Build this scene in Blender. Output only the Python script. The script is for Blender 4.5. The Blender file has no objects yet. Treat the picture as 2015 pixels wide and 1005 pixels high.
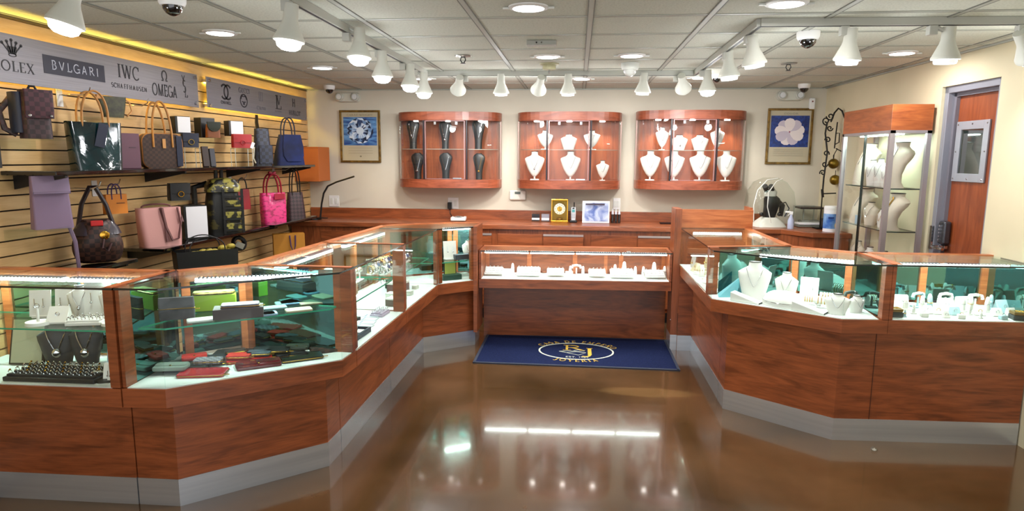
import bpy, math, random
from math import sin, cos, pi, radians, hypot, atan2
from mathutils import Vector, Matrix
random.seed(7)
SC = bpy.context.scene
COL = SC.collection
# ------------------------------------------------------------------ camera
FPX, YAW, PITCH, ROLL, EYE = 1272.0, -0.0994, 0.1508, 0.0065, 1.6
_f = Vector((sin(YAW)*cos(PITCH), cos(YAW)*cos(PITCH), -sin(PITCH)))
_r0 = Vector((cos(YAW), -sin(YAW), 0)); _u0 = _r0.cross(_f)
_r = _r0*cos(ROLL)+_u0*sin(ROLL); _u = -_r0*sin(ROLL)+_u0*cos(ROLL)
CAM = Vector((0, 0, EYE))
cam = bpy.data.cameras.new('camera'); camo = bpy.data.objects.new('camera', cam); COL.objects.link(camo)
cam.sensor_width = 36; cam.lens = FPX/2015*36; cam.clip_start = 0.05
camo.matrix_world = Matrix(((_r.x, _u.x, -_f.x, 0), (_r.y, _u.y, -_f.y, 0), (_r.z, _u.z, -_f.z, EYE), (0, 0, 0, 1)))
SC.camera = camo
# ------------------------------------------------------------------ world and exposure
SC.view_settings.view_transform = 'Standard'; SC.view_settings.look = 'None'
SC.view_settings.gamma = 1; SC.view_settings.use_curve_mapping = False
SC.view_settings.exposure = 0.1
SC.cycles.max_bounces = 10; SC.cycles.transparent_max_bounces = 24; SC.cycles.diffuse_bounces = 4
SC.cycles.glossy_bounces = 5; SC.cycles.sample_clamp_indirect = 4.0; SC.cycles.caustics_reflective = False
wd = bpy.data.worlds.new('ambient_fill'); SC.world = wd; wd.use_nodes = True  # even ambient fill, added to act as light from the unbuilt front
wd.node_tree.nodes['Background'].inputs[0].default_value = (0.97, 0.98, 1.0, 1)
wd.node_tree.nodes['Background'].inputs[1].default_value = 0.7


# ------------------------------------------------------------------ where a line of sight meets a plane of the room
def ray(px, py): return _r*((px-1007.5)/FPX)+_u*((502.5-py)/FPX)+_f
def on_z(px, py, z): d = ray(px, py); return CAM+d*((z-EYE)/d.z)
def on_x(px, py, x): d = ray(px, py); return CAM+d*(x/d.x)
def on_y(px, py, y): d = ray(px, py); return CAM+d*(y/d.y)
def z_at(px, py, X, Y): d = ray(px, py); return EYE+d.z*hypot(X, Y)/hypot(d.x, d.y)
def depth(P): return (Vector(P)-CAM).dot(_f)


# ------------------------------------------------------------------ mesh builder
class MB:
    def __init__(s): s.v = []; s.f = []; s.m = []; s.M = None; s.k = 0
    def _add(s, vs, fs, k=None):
        o = len(s.v)
        for p in vs:
            p = Vector(p)
            s.v.append(tuple(s.M @ p if s.M is not None else p))
        for f in fs: s.f.append(tuple(o+i for i in f)); s.m.append(s.k if k is None else k)
        return s
    def box(s, c, d, rz=0, k=None):
        x, y, z = d[0]/2, d[1]/2, d[2]/2
        R = Matrix.Rotation(rz, 3, 'Z') if not isinstance(rz, Matrix) else rz
        vs = [Vector(c)+R @ Vector((a*x, b*y, e*z)) for e in (-1, 1) for a, b in ((-1, -1), (1, -1), (1, 1), (-1, 1))]
        return s._add(vs, [(3, 2, 1, 0), (4, 5, 6, 7), (0, 1, 5, 4), (1, 2, 6, 5), (2, 3, 7, 6), (3, 0, 4, 7)], k)
    def bb(s, a, b, k=None):
        return s.box([(a[i]+b[i])/2 for i in range(3)], [abs(b[i]-a[i]) for i in range(3)], 0, k)
    def prism(s, poly, z0, z1, ks=None, kc=None):
        n = len(poly); vs = [(p[0], p[1], z0) for p in poly]+[(p[0], p[1], z1) for p in poly]
        s._add(vs, [(i, (i+1) % n, n+(i+1) % n, n+i) for i in range(n)], ks)
        o = len(s.v)-2*n
        for f in (tuple(o+i for i in reversed(range(n))), tuple(o+n+i for i in range(n))):
            s.f.append(f); s.m.append(s.k if kc is None else kc)
        return s
    def loft(s, rings, closed=True, k=None, capped=True):
        n = len(rings[0]); vs = [p for r in rings for p in r]; fs = []
        for j in range(len(rings)-1):
            for i in range(n if closed else n-1):
                fs.append((j*n+i, j*n+(i+1) % n, (j+1)*n+(i+1) % n, (j+1)*n+i))
        if capped and closed: fs += [tuple(reversed(range(n))), tuple((len(rings)-1)*n+i for i in range(n))]
        return s._add(vs, fs, k)
    def lathe(s, prof, c=(0, 0, 0), n=20, k=None, capped=True):
        return s.loft([[(c[0]+r*cos(2*pi*i/n), c[1]+r*sin(2*pi*i/n), c[2]+z) for i in range(n)] for r, z in prof], True, k, capped)
    def ball(s, c, r, sc=(1, 1, 1), n=12, k=None):
        m = max(6, n//2+2)
        return s.loft([[(c[0]+sc[0]*r*max(1e-4, sin(pi*j/m))*cos(2*pi*i/n), c[1]+sc[1]*r*max(1e-4, sin(pi*j/m))*sin(2*pi*i/n), c[2]-sc[2]*r*cos(pi*j/m)) for i in range(n)] for j in range(m+1)], True, k)
    def tube(s, pts, r, n=8, closed=False, flat=1.0, k=None, up=None):
        P = [Vector(p) for p in pts]; N = len(P); rings = []; a = None
        for i in range(N):
            if closed: t = (P[(i+1) % N]-P[i-1])
            else: t = P[min(i+1, N-1)]-P[max(i-1, 0)]
            t.normalize()
            if a is None:
                a = Vector(up) if up else (Vector((0, 0, 1)) if abs(t.z) < .9 else Vector((1, 0, 0)))
            a = (a-t*a.dot(t))
            if a.length < 1e-5: a = t.orthogonal()
            a.normalize(); b = t.cross(a); rr = r[i] if isinstance(r, (list, tuple)) else r
            rings.append([P[i]+a*rr*flat*cos(2*pi*q/n)+b*rr*sin(2*pi*q/n) for q in range(n)])
        if closed: rings.append(rings[0]); return s.loft(rings, True, k, False)
        return s.loft(rings, True, k)
    def plate(s, pts, nrm, t=.002, k=None):
        """flat outline (3-D points) given a thickness along nrm"""
        nv = Vector(nrm)*t; n = len(pts)
        vs = [Vector(p) for p in pts]+[Vector(p)+nv for p in pts]
        return s._add(vs, [tuple(reversed(range(n))), tuple(n+i for i in range(n))]+[(i, (i+1) % n, n+(i+1) % n, n+i) for i in range(n)], k)
    def build(s, name, mats, parent=None, smooth=False, bevel=0, seg=2, sub=0):
        me = bpy.data.meshes.new(name); me.from_pydata(s.v, [], s.f)
        if not isinstance(mats, (list, tuple)): mats = [mats]
        for m in mats: me.materials.append(m)
        for p, k in zip(me.polygons, s.m): p.material_index = min(k, len(mats)-1); p.use_smooth = smooth
        import bmesh
        bm = bmesh.new(); bm.from_mesh(me); bmesh.ops.recalc_face_normals(bm, faces=bm.faces[:]); bm.to_mesh(me); bm.free()
        o = bpy.data.objects.new(name, me); COL.objects.link(o)
        if parent is not None: o.parent = parent
        if bevel:
            b = o.modifiers.new('bevel', 'BEVEL'); b.width = bevel; b.segments = seg; b.limit_method = 'ANGLE'; b.angle_limit = radians(40)
        if sub:
            b = o.modifiers.new('sub', 'SUBSURF'); b.levels = b.render_levels = sub
        if smooth:
            try: me.set_sharp_from_angle(angle=radians(38))
            except Exception: pass
        return o


def tag(o, label, cat, group=None):
    o['label'] = label; o['category'] = cat
    if group: o['group'] = group
    return o
def thing(name, label, cat, loc=(0, 0, 0), rz=0, group=None):
    o = bpy.data.objects.new(name, None); COL.objects.link(o); o.location = loc; o.rotation_euler = (0, 0, rz)
    o.empty_display_size = .05
    return tag(o, label, cat, group)
def struct(name, mb, m, **kw):
    o = mb.build(name, m, **kw); o['kind'] = 'structure'; return o
def kids(o): return [c for c in o.children]
def dup(root, loc, rz, label, group=None):
    r = root.copy(); COL.objects.link(r); r.location = loc; r.rotation_euler = (0, 0, rz); r['label'] = label
    if group: r['group'] = group
    for ch in list(root.children):
        c = ch.copy(); COL.objects.link(c); c.parent = r
        for g in list(ch.children):
            d = g.copy(); COL.objects.link(d); d.parent = c
    return r
def offset(pl, d):
    """an open outline moved to its left by d"""
    out = []
    N = len(pl)
    for i in range(N):
        ns = []
        if i > 0: ns.append(Vector((-(pl[i][1]-pl[i-1][1]), pl[i][0]-pl[i-1][0])).normalized())
        if i < N-1: ns.append(Vector((-(pl[i+1][1]-pl[i][1]), pl[i+1][0]-pl[i][0])).normalized())
        n = ns[0] if len(ns) == 1 else (ns[0]+ns[1]).normalized()
        out.append((pl[i][0]+n.x*d/max(.3, n.dot(ns[0])), pl[i][1]+n.y*d/max(.3, n.dot(ns[0]))))
    return out
def trim(pl, a, b):
    pl = [Vector(p) for p in pl]
    d = (pl[1]-pl[0]); pl[0] = pl[0]+d.normalized()*min(a, d.length*.9)
    d = (pl[-2]-pl[-1]); pl[-1] = pl[-1]+d.normalized()*min(b, d.length*.9)
    return [tuple(p) for p in pl]
def rrect(w, d, r, z, cx=0, cy=0, n=4):
    r = min(r, w/2*.98, d/2*.98); out = []
    for q, (sx, sy) in enumerate(((1, 1), (-1, 1), (-1, -1), (1, -1))):
        for i in range(n+1):
            a = q*pi/2+i*pi/2/n
            out.append((cx+sx*(w/2-r)+r*cos(a), cy+sy*(d/2-r)+r*sin(a), z))
    return out
ORD = 'first second third fourth fifth sixth seventh eighth ninth tenth eleventh twelfth thirteenth fourteenth'.split()


# ------------------------------------------------------------------ materials
def lin(c):
    if isinstance(c, str): c = [int(c[i:i+2], 16)/255 for i in (0, 2, 4)]
    return tuple(x/12.92 if x <= .04045 else ((x+.055)/1.055)**2.4 for x in c)+(1,)
_mc = {}
def mat(col, rough=.5, metal=0, emit=0, spec=.5, coat=0, name=None, alpha=1):
    key = (str(col), rough, metal, emit, spec, coat, alpha)
    if key in _mc: return _mc[key]
    m = bpy.data.materials.new(name or 'm_'+str(col)); m.use_nodes = True
    b = m.node_tree.nodes['Principled BSDF']; c = lin(col)
    b.inputs['Base Color'].default_value = c; b.inputs['Roughness'].default_value = rough; b.inputs['Metallic'].default_value = metal
    b.inputs['Specular IOR Level'].default_value = spec; b.inputs['Coat Weight'].default_value = coat; b.inputs['Alpha'].default_value = alpha
    if emit: b.inputs['Emission Color'].default_value = c; b.inputs['Emission Strength'].default_value = emit
    # a faint grain so that nothing is perfectly flat
    nt = m.node_tree; tc = nt.nodes.new('ShaderNodeTexCoord'); nz = nt.nodes.new('ShaderNodeTexNoise'); nz.inputs['Scale'].default_value = 60
    bp = nt.nodes.new('ShaderNodeBump'); bp.inputs['Strength'].default_value = .04; bp.inputs['Distance'].default_value = .002
    nt.links.new(tc.outputs['Object'], nz.inputs['Vector']); nt.links.new(nz.outputs[0], bp.inputs['Height']); nt.links.new(bp.outputs[0], b.inputs['Normal'])
    _mc[key] = m; return m
def tex(name, c1, c2, kind='noise', scale=(1, 1, 1), sc=5, rough=.5, bump=.0, coat=0, ramp=(.35, .65), coord='Object', metal=0, rot=(0, 0, 0), detail=4, dist=0, spec=.5):
    m = bpy.data.materials.new(name); m.use_nodes = True; nt = m.node_tree; b = nt.nodes['Principled BSDF']
    tc = nt.nodes.new('ShaderNodeTexCoord'); mp = nt.nodes.new('ShaderNodeMapping'); mp.inputs['Scale'].default_value = scale; mp.inputs['Rotation'].default_value = rot
    nt.links.new(tc.outputs[coord], mp.inputs['Vector'])
    if kind == 'noise':
        t = nt.nodes.new('ShaderNodeTexNoise'); t.inputs['Scale'].default_value = sc; t.inputs['Detail'].default_value = detail; t.inputs['Distortion'].default_value = dist; out = t.outputs[0]
    elif kind == 'wave':
        t = nt.nodes.new('ShaderNodeTexWave'); t.inputs['Scale'].default_value = sc; t.inputs['Distortion'].default_value = dist; t.inputs['Detail'].default_value = detail; out = t.outputs[1]
    elif kind == 'checker':
        t = nt.nodes.new('ShaderNodeTexChecker'); t.inputs['Scale'].default_value = sc; out = t.outputs['Fac']
    else:
        t = nt.nodes.new('ShaderNodeTexVoronoi'); t.inputs['Scale'].default_value = sc; out = t.outputs['Distance']
    nt.links.new(mp.outputs[0], t.inputs['Vector'])
    cr = nt.nodes.new('ShaderNodeValToRGB'); cr.color_ramp.elements[0].position = ramp[0]; cr.color_ramp.elements[1].position = ramp[1]
    cr.color_ramp.elements[0].color = lin(c1); cr.color_ramp.elements[1].color = lin(c2)
    nt.links.new(out, cr.inputs[0]); nt.links.new(cr.outputs[0], b.inputs['Base Color'])
    b.inputs['Roughness'].default_value = rough; b.inputs['Coat Weight'].default_value = coat; b.inputs['Metallic'].default_value = metal; b.inputs['Specular IOR Level'].default_value = spec
    if bump:
        bp = nt.nodes.new('ShaderNodeBump'); bp.inputs['Strength'].default_value = bump; bp.inputs['Distance'].default_value = .01
        nt.links.new(out, bp.inputs['Height']); nt.links.new(bp.outputs[0], b.inputs['Normal'])
    return m
def wood(name, dark, light, grain='h', rough=.35, coat=.25):
    """cherry laminate: long soft grain plus finer streaks"""
    m = bpy.data.materials.new(name); m.use_nodes = True; nt = m.node_tree; b = nt.nodes['Principled BSDF']; L = nt.links.new
    tc = nt.nodes.new('ShaderNodeTexCoord'); mp = nt.nodes.new('ShaderNodeMapping'); mp2 = nt.nodes.new('ShaderNodeMapping')
    mp.inputs['Scale'].default_value = (1.1, 1.1, 7) if grain == 'h' else (7, 7, .8)
    mp2.inputs['Scale'].default_value = (5, 5, 60) if grain == 'h' else (60, 60, 4)
    L(tc.outputs['Object'], mp.inputs[0]); L(tc.outputs['Object'], mp2.inputs[0])
    n1 = nt.nodes.new('ShaderNodeTexNoise'); n1.inputs['Scale'].default_value = 1.6; n1.inputs['Detail'].default_value = 5; n1.inputs['Distortion'].default_value = 2.2
    n2 = nt.nodes.new('ShaderNodeTexNoise'); n2.inputs['Scale'].default_value = 2; n2.inputs['Detail'].default_value = 3
    L(mp.outputs[0], n1.inputs['Vector']); L(mp2.outputs[0], n2.inputs['Vector'])
    mx = nt.nodes.new('ShaderNodeMath'); mx.operation = 'MULTIPLY_ADD'; mx.inputs[1].default_value = .35; L(n2.outputs[0], mx.inputs[0])
    ml = nt.nodes.new('ShaderNodeMath'); ml.operation = 'MULTIPLY'; ml.inputs[1].default_value = .75; L(n1.outputs[0], ml.inputs[0]); L(ml.outputs[0], mx.inputs[2])
    cr = nt.nodes.new('ShaderNodeValToRGB'); e = cr.color_ramp.elements; e[0].position = .36; e[1].position = .68; e[0].color = lin(dark); e[1].color = lin(light)
    L(mx.outputs[0], cr.inputs[0]); L(cr.outputs[0], b.inputs['Base Color'])
    b.inputs['Roughness'].default_value = rough; b.inputs['Coat Weight'].default_value = coat; b.inputs['Coat Roughness'].default_value = .25
    return m
def glass(name, tint, k=1.0, rough=0.0, lo=.03):
    """thin pane: clear with a mirror film that grows at grazing angles"""
    m = bpy.data.materials.new(name); m.use_nodes = True; nt = m.node_tree; nt.nodes.clear(); L = nt.links.new
    o = nt.nodes.new('ShaderNodeOutputMaterial'); mx = nt.nodes.new('ShaderNodeMixShader'); t = nt.nodes.new('ShaderNodeBsdfTransparent'); g = nt.nodes.new('ShaderNodeBsdfGlossy')
    ge = nt.nodes.new('ShaderNodeNewGeometry'); dt = nt.nodes.new('ShaderNodeVectorMath'); dt.operation = 'DOT_PRODUCT'; L(ge.outputs['Normal'], dt.inputs[0]); L(ge.outputs['Incoming'], dt.inputs[1])
    def M(op, a, b_=0.0):
        n = nt.nodes.new('ShaderNodeMath'); n.operation = op; n.use_clamp = op != 'POWER'
        if isinstance(a, float): n.inputs[0].default_value = a
        else: L(a, n.inputs[0])
        if isinstance(b_, float): n.inputs[1].default_value = b_
        else: L(b_, n.inputs[1])
        return n.outputs[0]
    ab = nt.nodes.new('ShaderNodeMath'); ab.operation = 'ABSOLUTE'; L(dt.outputs['Value'], ab.inputs[0])
    sch = M('POWER', M('SUBTRACT', 1.0, ab.outputs[0]), 5.0)
    fr = M('MULTIPLY', M('ADD', M('MULTIPLY', sch, .75), lo), float(k))
    t.inputs[0].default_value = tint+(1,); g.inputs['Roughness'].default_value = rough; g.inputs[0].default_value = (.9, 1, .97, 1)
    L(fr, mx.inputs[0]); L(t.outputs[0], mx.inputs[1]); L(g.outputs[0], mx.inputs[2]); L(mx.outputs[0], o.inputs[0])
    return m
WOOD = wood('cherry_laminate', '643117', '9a522c')
WOODV = wood('cherry_laminate_upright', '643117', '9a522c', 'v')
WOODO = wood('cherry_edge', '94481f', 'c07040')
WDOOR = wood('cherry_door', '74341a', '964c28', 'v')
GLASS = glass('clear_glass', (.955, .985, .975), .8)
GCAB = glass('cabinet_glass', (.97, .975, .97), .8)
GEDGE = mat('1f5a4c', .15, spec=.8, name='glass_edge')
GEDGD = mat('0e2024', .15, spec=.8, name='dark_glass_edge')
MIRROR = mat('72a8a4', .04, metal=1, name='tinted_mirror')
STEEL = tex('brushed_steel', 'bcc2c8', 'ced2d8', 'noise', (.3, .3, 12), 2, rough=.26, metal=.7)
CHROME = mat('d8d8dc', .12, metal=1, name='chrome')
GOLD = mat('c8983a', .22, metal=1, name='gold')
BRASS = mat('8c6a22', .3, metal=.9, name='aged_brass')
WHITE = mat('e6e6e4', .45, name='white_paint')
WLEA = mat('eeece6', .55, name='white_leatherette')
CREAM = mat('ddd2bf', .6, name='cream_leatherette')
BLACK = mat('0c0c0e', .4, name='black')
BGLOSS = mat('08080a', .08, coat=.5, name='black_gloss')
BLEA = mat('17171b', .45, name='black_leather')
GREYB = mat('3b3a40', .5, name='charcoal_leatherette')
PLAST = mat('d9dcd6', .4, name='white_plastic')
SPW, RCW = 24, 9
# ------------------------------------------------------------------ the room
ZC = 2.30; YB = 6.85; XL = -2.93
def wr(Y): return 2.44+(YB-Y)*.027          # the side wall runs very slightly out of square
WALLM = tex('beige_paint', 'c8c1b0', 'd2cbba', 'noise', (1, 1, 1), 2, rough=.75, bump=.0, ramp=(.3, .7))
CEILM = tex('ceiling_tile', 'c6c8bc', 'd0d2c6', 'noise', (1, 1, 1), 90, rough=.9, bump=.12, ramp=(.42, .5), coord='Object')
FLOORM = bpy.data.materials.new('stained_concrete'); FLOORM.use_nodes = True
nt = FLOORM.node_tree; b = nt.nodes['Principled BSDF']; L = nt.links.new
tc = nt.nodes.new('ShaderNodeTexCoord')
n1 = nt.nodes.new('ShaderNodeTexNoise'); n1.inputs['Scale'].default_value = 1.3; n1.inputs['Detail'].default_value = 6
n2 = nt.nodes.new('ShaderNodeTexNoise'); n2.inputs['Scale'].default_value = 22; n2.inputs['Detail'].default_value = 3
n3 = nt.nodes.new('ShaderNodeTexNoise'); n3.inputs['Scale'].default_value = 3.5; n3.inputs['Detail'].default_value = 2
for n in (n1, n2, n3): L(tc.outputs['Object'], n.inputs['Vector'])
cr = nt.nodes.new('ShaderNodeValToRGB'); e = cr.color_ramp.elements; e[0].position = .3; e[1].position = .72; e[0].color = lin('3b2913'); e[1].color = lin('66492e')
ad = nt.nodes.new('ShaderNodeMath'); ad.operation = 'MULTIPLY_ADD'; ad.inputs[1].default_value = .15; L(n2.outputs[0], ad.inputs[0]); L(n1.outputs[0], ad.inputs[2])
sb = nt.nodes.new('ShaderNodeMath'); sb.operation = 'SUBTRACT'; sb.inputs[1].default_value = .12; L(ad.outputs[0], sb.inputs[0]); L(sb.outputs[0], cr.inputs[0])
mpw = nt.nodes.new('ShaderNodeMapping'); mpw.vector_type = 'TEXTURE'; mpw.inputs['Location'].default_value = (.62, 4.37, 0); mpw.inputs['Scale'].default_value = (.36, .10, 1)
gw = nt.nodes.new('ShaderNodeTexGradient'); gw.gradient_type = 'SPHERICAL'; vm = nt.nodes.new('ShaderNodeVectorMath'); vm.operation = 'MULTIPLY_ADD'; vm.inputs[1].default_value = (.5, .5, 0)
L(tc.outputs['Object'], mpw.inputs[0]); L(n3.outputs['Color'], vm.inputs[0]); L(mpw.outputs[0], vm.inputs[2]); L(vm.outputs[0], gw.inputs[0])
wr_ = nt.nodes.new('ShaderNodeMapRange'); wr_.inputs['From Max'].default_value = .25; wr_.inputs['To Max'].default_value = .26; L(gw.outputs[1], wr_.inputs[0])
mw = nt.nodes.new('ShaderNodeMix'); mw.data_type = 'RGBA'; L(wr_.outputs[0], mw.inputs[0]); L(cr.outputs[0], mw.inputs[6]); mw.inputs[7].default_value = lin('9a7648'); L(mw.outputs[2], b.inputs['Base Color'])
rr = nt.nodes.new('ShaderNodeMapRange'); rr.inputs['To Min'].default_value = .10; rr.inputs['To Max'].default_value = .22; L(n3.outputs[0], rr.inputs[0]); L(rr.outputs[0], b.inputs['Roughness'])
bp = nt.nodes.new('ShaderNodeBump'); bp.inputs['Strength'].default_value = .05; bp.inputs['Distance'].default_value = .004; n4 = nt.nodes.new('ShaderNodeTexNoise'); n4.inputs['Scale'].default_value = 14; n4.inputs['Detail'].default_value = 1; L(tc.outputs['Object'], n4.inputs['Vector']); L(n4.outputs[0], bp.inputs['Height']); L(bp.outputs[0], b.inputs['Normal'])
b.inputs['Coat Weight'].default_value = .6; b.inputs['Coat Roughness'].default_value = .06; b.inputs['Specular IOR Level'].default_value = .6
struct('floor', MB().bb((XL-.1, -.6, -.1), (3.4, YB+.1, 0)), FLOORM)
cb = MB().bb((XL-.1, -.6, ZC), (3.4, YB+.1, ZC+.08))
struct('ceiling', cb, CEILM)
# grid tees: four long runs and cross tees between
TEE = mat('a9aca2', .5, name='ceiling_tee'); TSH = mat('7a7b74', .7, name='tee_shadow_gap')
g = MB(); MX = [-2.29, -1.71, -1.13, -.535, .07, .655, 1.25, 1.85]
xs = []
for i, (pa, pb) in enumerate((((710.5, 38.2), None), ((932.9, 33.7), (1039.4, 175.2)), ((1164.8, 32.2), (1155, 174.1)), ((1400, 28.7), (1277.3, 170.2)))):
    xs.append(on_z(pa[0], pa[1], ZC-.002).x)
pit = (xs[3]-xs[0])/3; MX = [xs[0]+pit*k for k in range(-3, 7)]
Y0 = on_z(1164.8, 32.2, ZC-.002).y; DY = (on_z(1159.5, 117.7, ZC-.002).y-Y0)/3
RY = [Y0+DY*k for k in range(-7, 8)]; RY = [y for y in RY if -.5 < y < YB-.1]
MX = [x for x in MX if XL < x < 2.9]
for x in MX:
    g.bb((x-.012, -.6, ZC-.004), (x+.012, YB, ZC+.001), 0)
    for q in (-1, 1): g.bb((x+q*.0145-.0022, -.6, ZC-.0045), (x+q*.0145+.0022, YB, ZC+.001), 1)
for y in RY:
    g.bb((XL, y-.012, ZC-.003), (2.9, y+.012, ZC+.001), 0)
    g.bb((XL, y+.0125, ZC-.0035), (2.9, y+.0165, ZC+.001), 1)
struct('trim_1', g, [TEE, TSH])
struct('wall_back', MB().bb((XL-.1, YB, 0), (2.9, YB+.1, ZC)), WALLM)
struct('wall_left', MB().bb((XL-.1, -.6, 0), (XL, YB, ZC)), WALLM)
# the side wall with the door opening
def wallpt(px, py):
    d = ray(px, py); # intersect x = 2.44+(YB-y)*.027
    t = (2.44+YB*.027)/(d.x+.027*d.y); return CAM+d*t
DT = wallpt(1855, 172); DR = wallpt(1971, 150); DY1 = DT.y; DY0 = DR.y; DZ = (DT.z+DR.z)/2
w = MB()
def seg(y0, y1, z0, z1, t=.14): w.prism([(wr(y0), y0), (wr(y0)+t, y0), (wr(y1)+t, y1), (wr(y1), y1)], z0, z1)
seg(-.6, DY0, 0, ZC); seg(DY1, YB, 0, ZC); seg(DY0, DY1, DZ, ZC)
struct('wall_right', w, tex('cream_paint', 'd2c8a8', 'dacfb0', 'noise', (1, 1, 1), 2, rough=.7, ramp=(.3, .7)))
# dark line where wall meets ceiling on the side wall (ceiling angle)
w = MB(); w.prism([(wr(-.6)-.02, -.6), (wr(-.6), -.6), (wr(YB), YB), (wr(YB)-.02, YB)], ZC-.012, ZC-.002); w.bb((XL, YB-.02, ZC-.012), (2.44, YB, ZC-.002))
struct('trim_2', w, TEE)
# door
dr = thing('security_door', 'reddish wood door with a small framed window and keypad lock', 'door', (0, 0, 0)); dr['kind'] = 'structure'; dr.name = 'door_1'
FRM = mat('8f919c', .4, metal=.2, name='grey_frame')
fx = lambda y, o: wr(y)+o
b = MB()
for (y0, y1, z0, z1) in ((DY1-.045, DY1, 0, DZ), (DY0, DY1, DZ-.045, DZ), (DY0, DY0+.045, 0, DZ)):
    b.prism([(fx(y0, .02), y0), (fx(y0, .13), y0), (fx(y1, .13), y1), (fx(y1, .02), y1)], z0, z1)
b.build('door_frame', FRM, dr, bevel=.003)
b = MB()
for (y0, y1, z0, z1) in ((DY1-.07, DY1-.045, 0, DZ-.045), (DY0+.045, DY1-.045, DZ-.07, DZ-.045)):
    b.prism([(fx(y0, .06), y0), (fx(y0, .13), y0), (fx(y1, .13), y1), (fx(y1, .06), y1)], z0, z1)
b.build('door_stop', mat('74727c', .5), dr)
y0, y1 = DY0+.02, DY1-.07; XD = .085
b = MB(); b.prism([(fx(y0, XD), y0), (fx(y0, XD+.04), y0), (fx(y1, XD+.04), y1), (fx(y1, XD), y1)], .01, DZ-.07); b.build('door_leaf', WDOOR, dr)
# window plate in the door
def on_leaf(px, py, o=XD):
    d = ray(px, py); t = (2.44+o+YB*.027)/(d.x+.027*d.y); return CAM+d*t
A = on_leaf(1887, 240); B = on_leaf(1938, 360); wy1 = A.y; wz1 = A.z; wz0 = B.z; wy0 = on_leaf(1952, 238).y
f = MB(); q = .055
for (a0, a1, z0, z1) in ((wy0, wy0+q, wz0, wz1), (wy1-q, wy1, wz0, wz1), (wy0+q, wy1-q, wz1-q, wz1), (wy0+q, wy1-q, wz0, wz0+q)):
    f.prism([(fx(a0, XD-.012), a0), (fx(a0, XD), a0), (fx(a1, XD), a1), (fx(a1, XD-.012), a1)], z0, z1)
wf = f.build('window_frame', mat('a3a5ad', .45, metal=.3), dr, bevel=.002)
f = MB(); f.prism([(fx(wy0+q, XD-.005), wy0+q), (fx(wy0+q, XD-.001), wy0+q), (fx(wy1-q, XD-.001), wy1-q), (fx(wy1-q, XD-.005), wy1-q)], wz0+q, wz1-q)
f.build('window_pane', mat('2a3230', .04, spec=1, coat=1), wf)
f = MB()
for yy in (wy0+.02, (wy0+wy1)/2, wy1-.02):
    for zz in (wz0+.02, wz1-.02): f.ball((fx(yy, XD-.013), yy, zz), .006, (.5, 1, 1), 8)
for yy in (wy0+.02, wy1-.02): f.ball((fx(yy, XD-.013), yy, (wz0+wz1)/2), .006, (.5, 1, 1), 8)
f.build('bolt', CHROME, wf)
# lock: keypad plate and lever near the latch edge
K = on_leaf(1838, 462, .0); ky = DY1-.10
lk = MB(); lk.box((fx(ky, XD-.03), ky, 1.10), (.05, .075, .16)); lko = lk.build('lock', mat('55565c', .35, metal=.8), dr, bevel=.012)
kb = MB()
for i in range(5): kb.box((fx(ky, XD-.058), ky+.01, 1.05+i*.024), (.008, .014, .012))
kb.build('button', CHROME, lko)
lv = MB(); lv.tube([(fx(ky, XD-.05), ky, 1.0), (fx(ky, XD-.10), ky, 1.0), (fx(ky, XD-.105), ky-.05, 1.0), (fx(ky, XD-.10), ky-.13, 1.0)], .011, 8); lv.lathe([(.034, 0), (.034, .02)], (fx(ky, XD-.03), ky, .99)); lv.build('lever', CHROME, lko, True)
st = MB(); st.box((fx(DY1-.02, .012), DY1-.02, 1.06), (.012, .04, .16)); st.build('strike_plate', CHROME, dr)
# ------------------------------------------------------------------ slat wall
SLATM = wood('maple_slat', 'c8a068', 'dab67e', 'h', .5, .1)
s = MB(); p = .0775; z = ZC-.015; n = 0
zs = 2.163
s.bb((XL, -.5, zs), (XL+.022, YB-.002, ZC-.02))
while zs > .15:
    s.bb((XL, -.5, zs-p+.004), (XL+.022, YB-.002, zs-.004)); zs -= p
sw = thing('slatwall', 'pale maple slat wall with dark horizontal grooves behind the handbags', 'wall panel', (0, 0, 0))
s.build('slats', SLATM, sw); s2 = MB().bb((XL, -.5, .1), (XL+.004, YB-.002, ZC-.02)); s2.build('groove_backing', mat('140c06', .9), sw)
s2 = MB().bb((XL+.002, -.5, 2.283), (XL+.035, YB-.003, 2.297)); s2.build('top_moulding', mat('5c4a28', .6), sw)
# ------------------------------------------------------------------ showcases
def lit(name, col, s):
    m = bpy.data.materials.new(name); m.use_nodes = True; b = m.node_tree.nodes['Principled BSDF']
    b.inputs['Emission Color'].default_value = col+(1,); b.inputs['Emission Strength'].default_value = s; b.inputs['Base Color'].default_value = (.8, .8, .8, 1)
    return m
LED = lit('led_strip', (.72, 1.0, .90), 90)
LEDT = lit('led_diffuser', (.85, 1, .97), 4.0)
LEDW = lit('led_strip_warm', (.96, 1.0, .97), 34)
DECKM = mat('dfe6e2', .5, name='white_deck')
def slab(mb, poly, z0, z1): mb.prism(poly, z0, z1, 1, 0)
def pane(mb, a, b, z0, z1, t=.006):
    d = Vector((b[0]-a[0], b[1]-a[1])).normalized(); n = Vector((-d.y, d.x))*t
    mb.prism([a, b, (b[0]+n.x, b[1]+n.y), (a[0]+n.x, a[1]+n.y)], z0, z1)
def bar(mb, a, b, w, z0, z1, side=1):
    d = Vector((b[0]-a[0], b[1]-a[1])).normalized(); n = Vector((-d.y, d.x))*w*side
    mb.prism([a, b, (b[0]+n.x, b[1]+n.y), (a[0]+n.x, a[1]+n.y)], z0, z1)
def mix(a, b, t): return (a[0]+(b[0]-a[0])*t, a[1]+(b[1]-a[1])*t)
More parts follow.
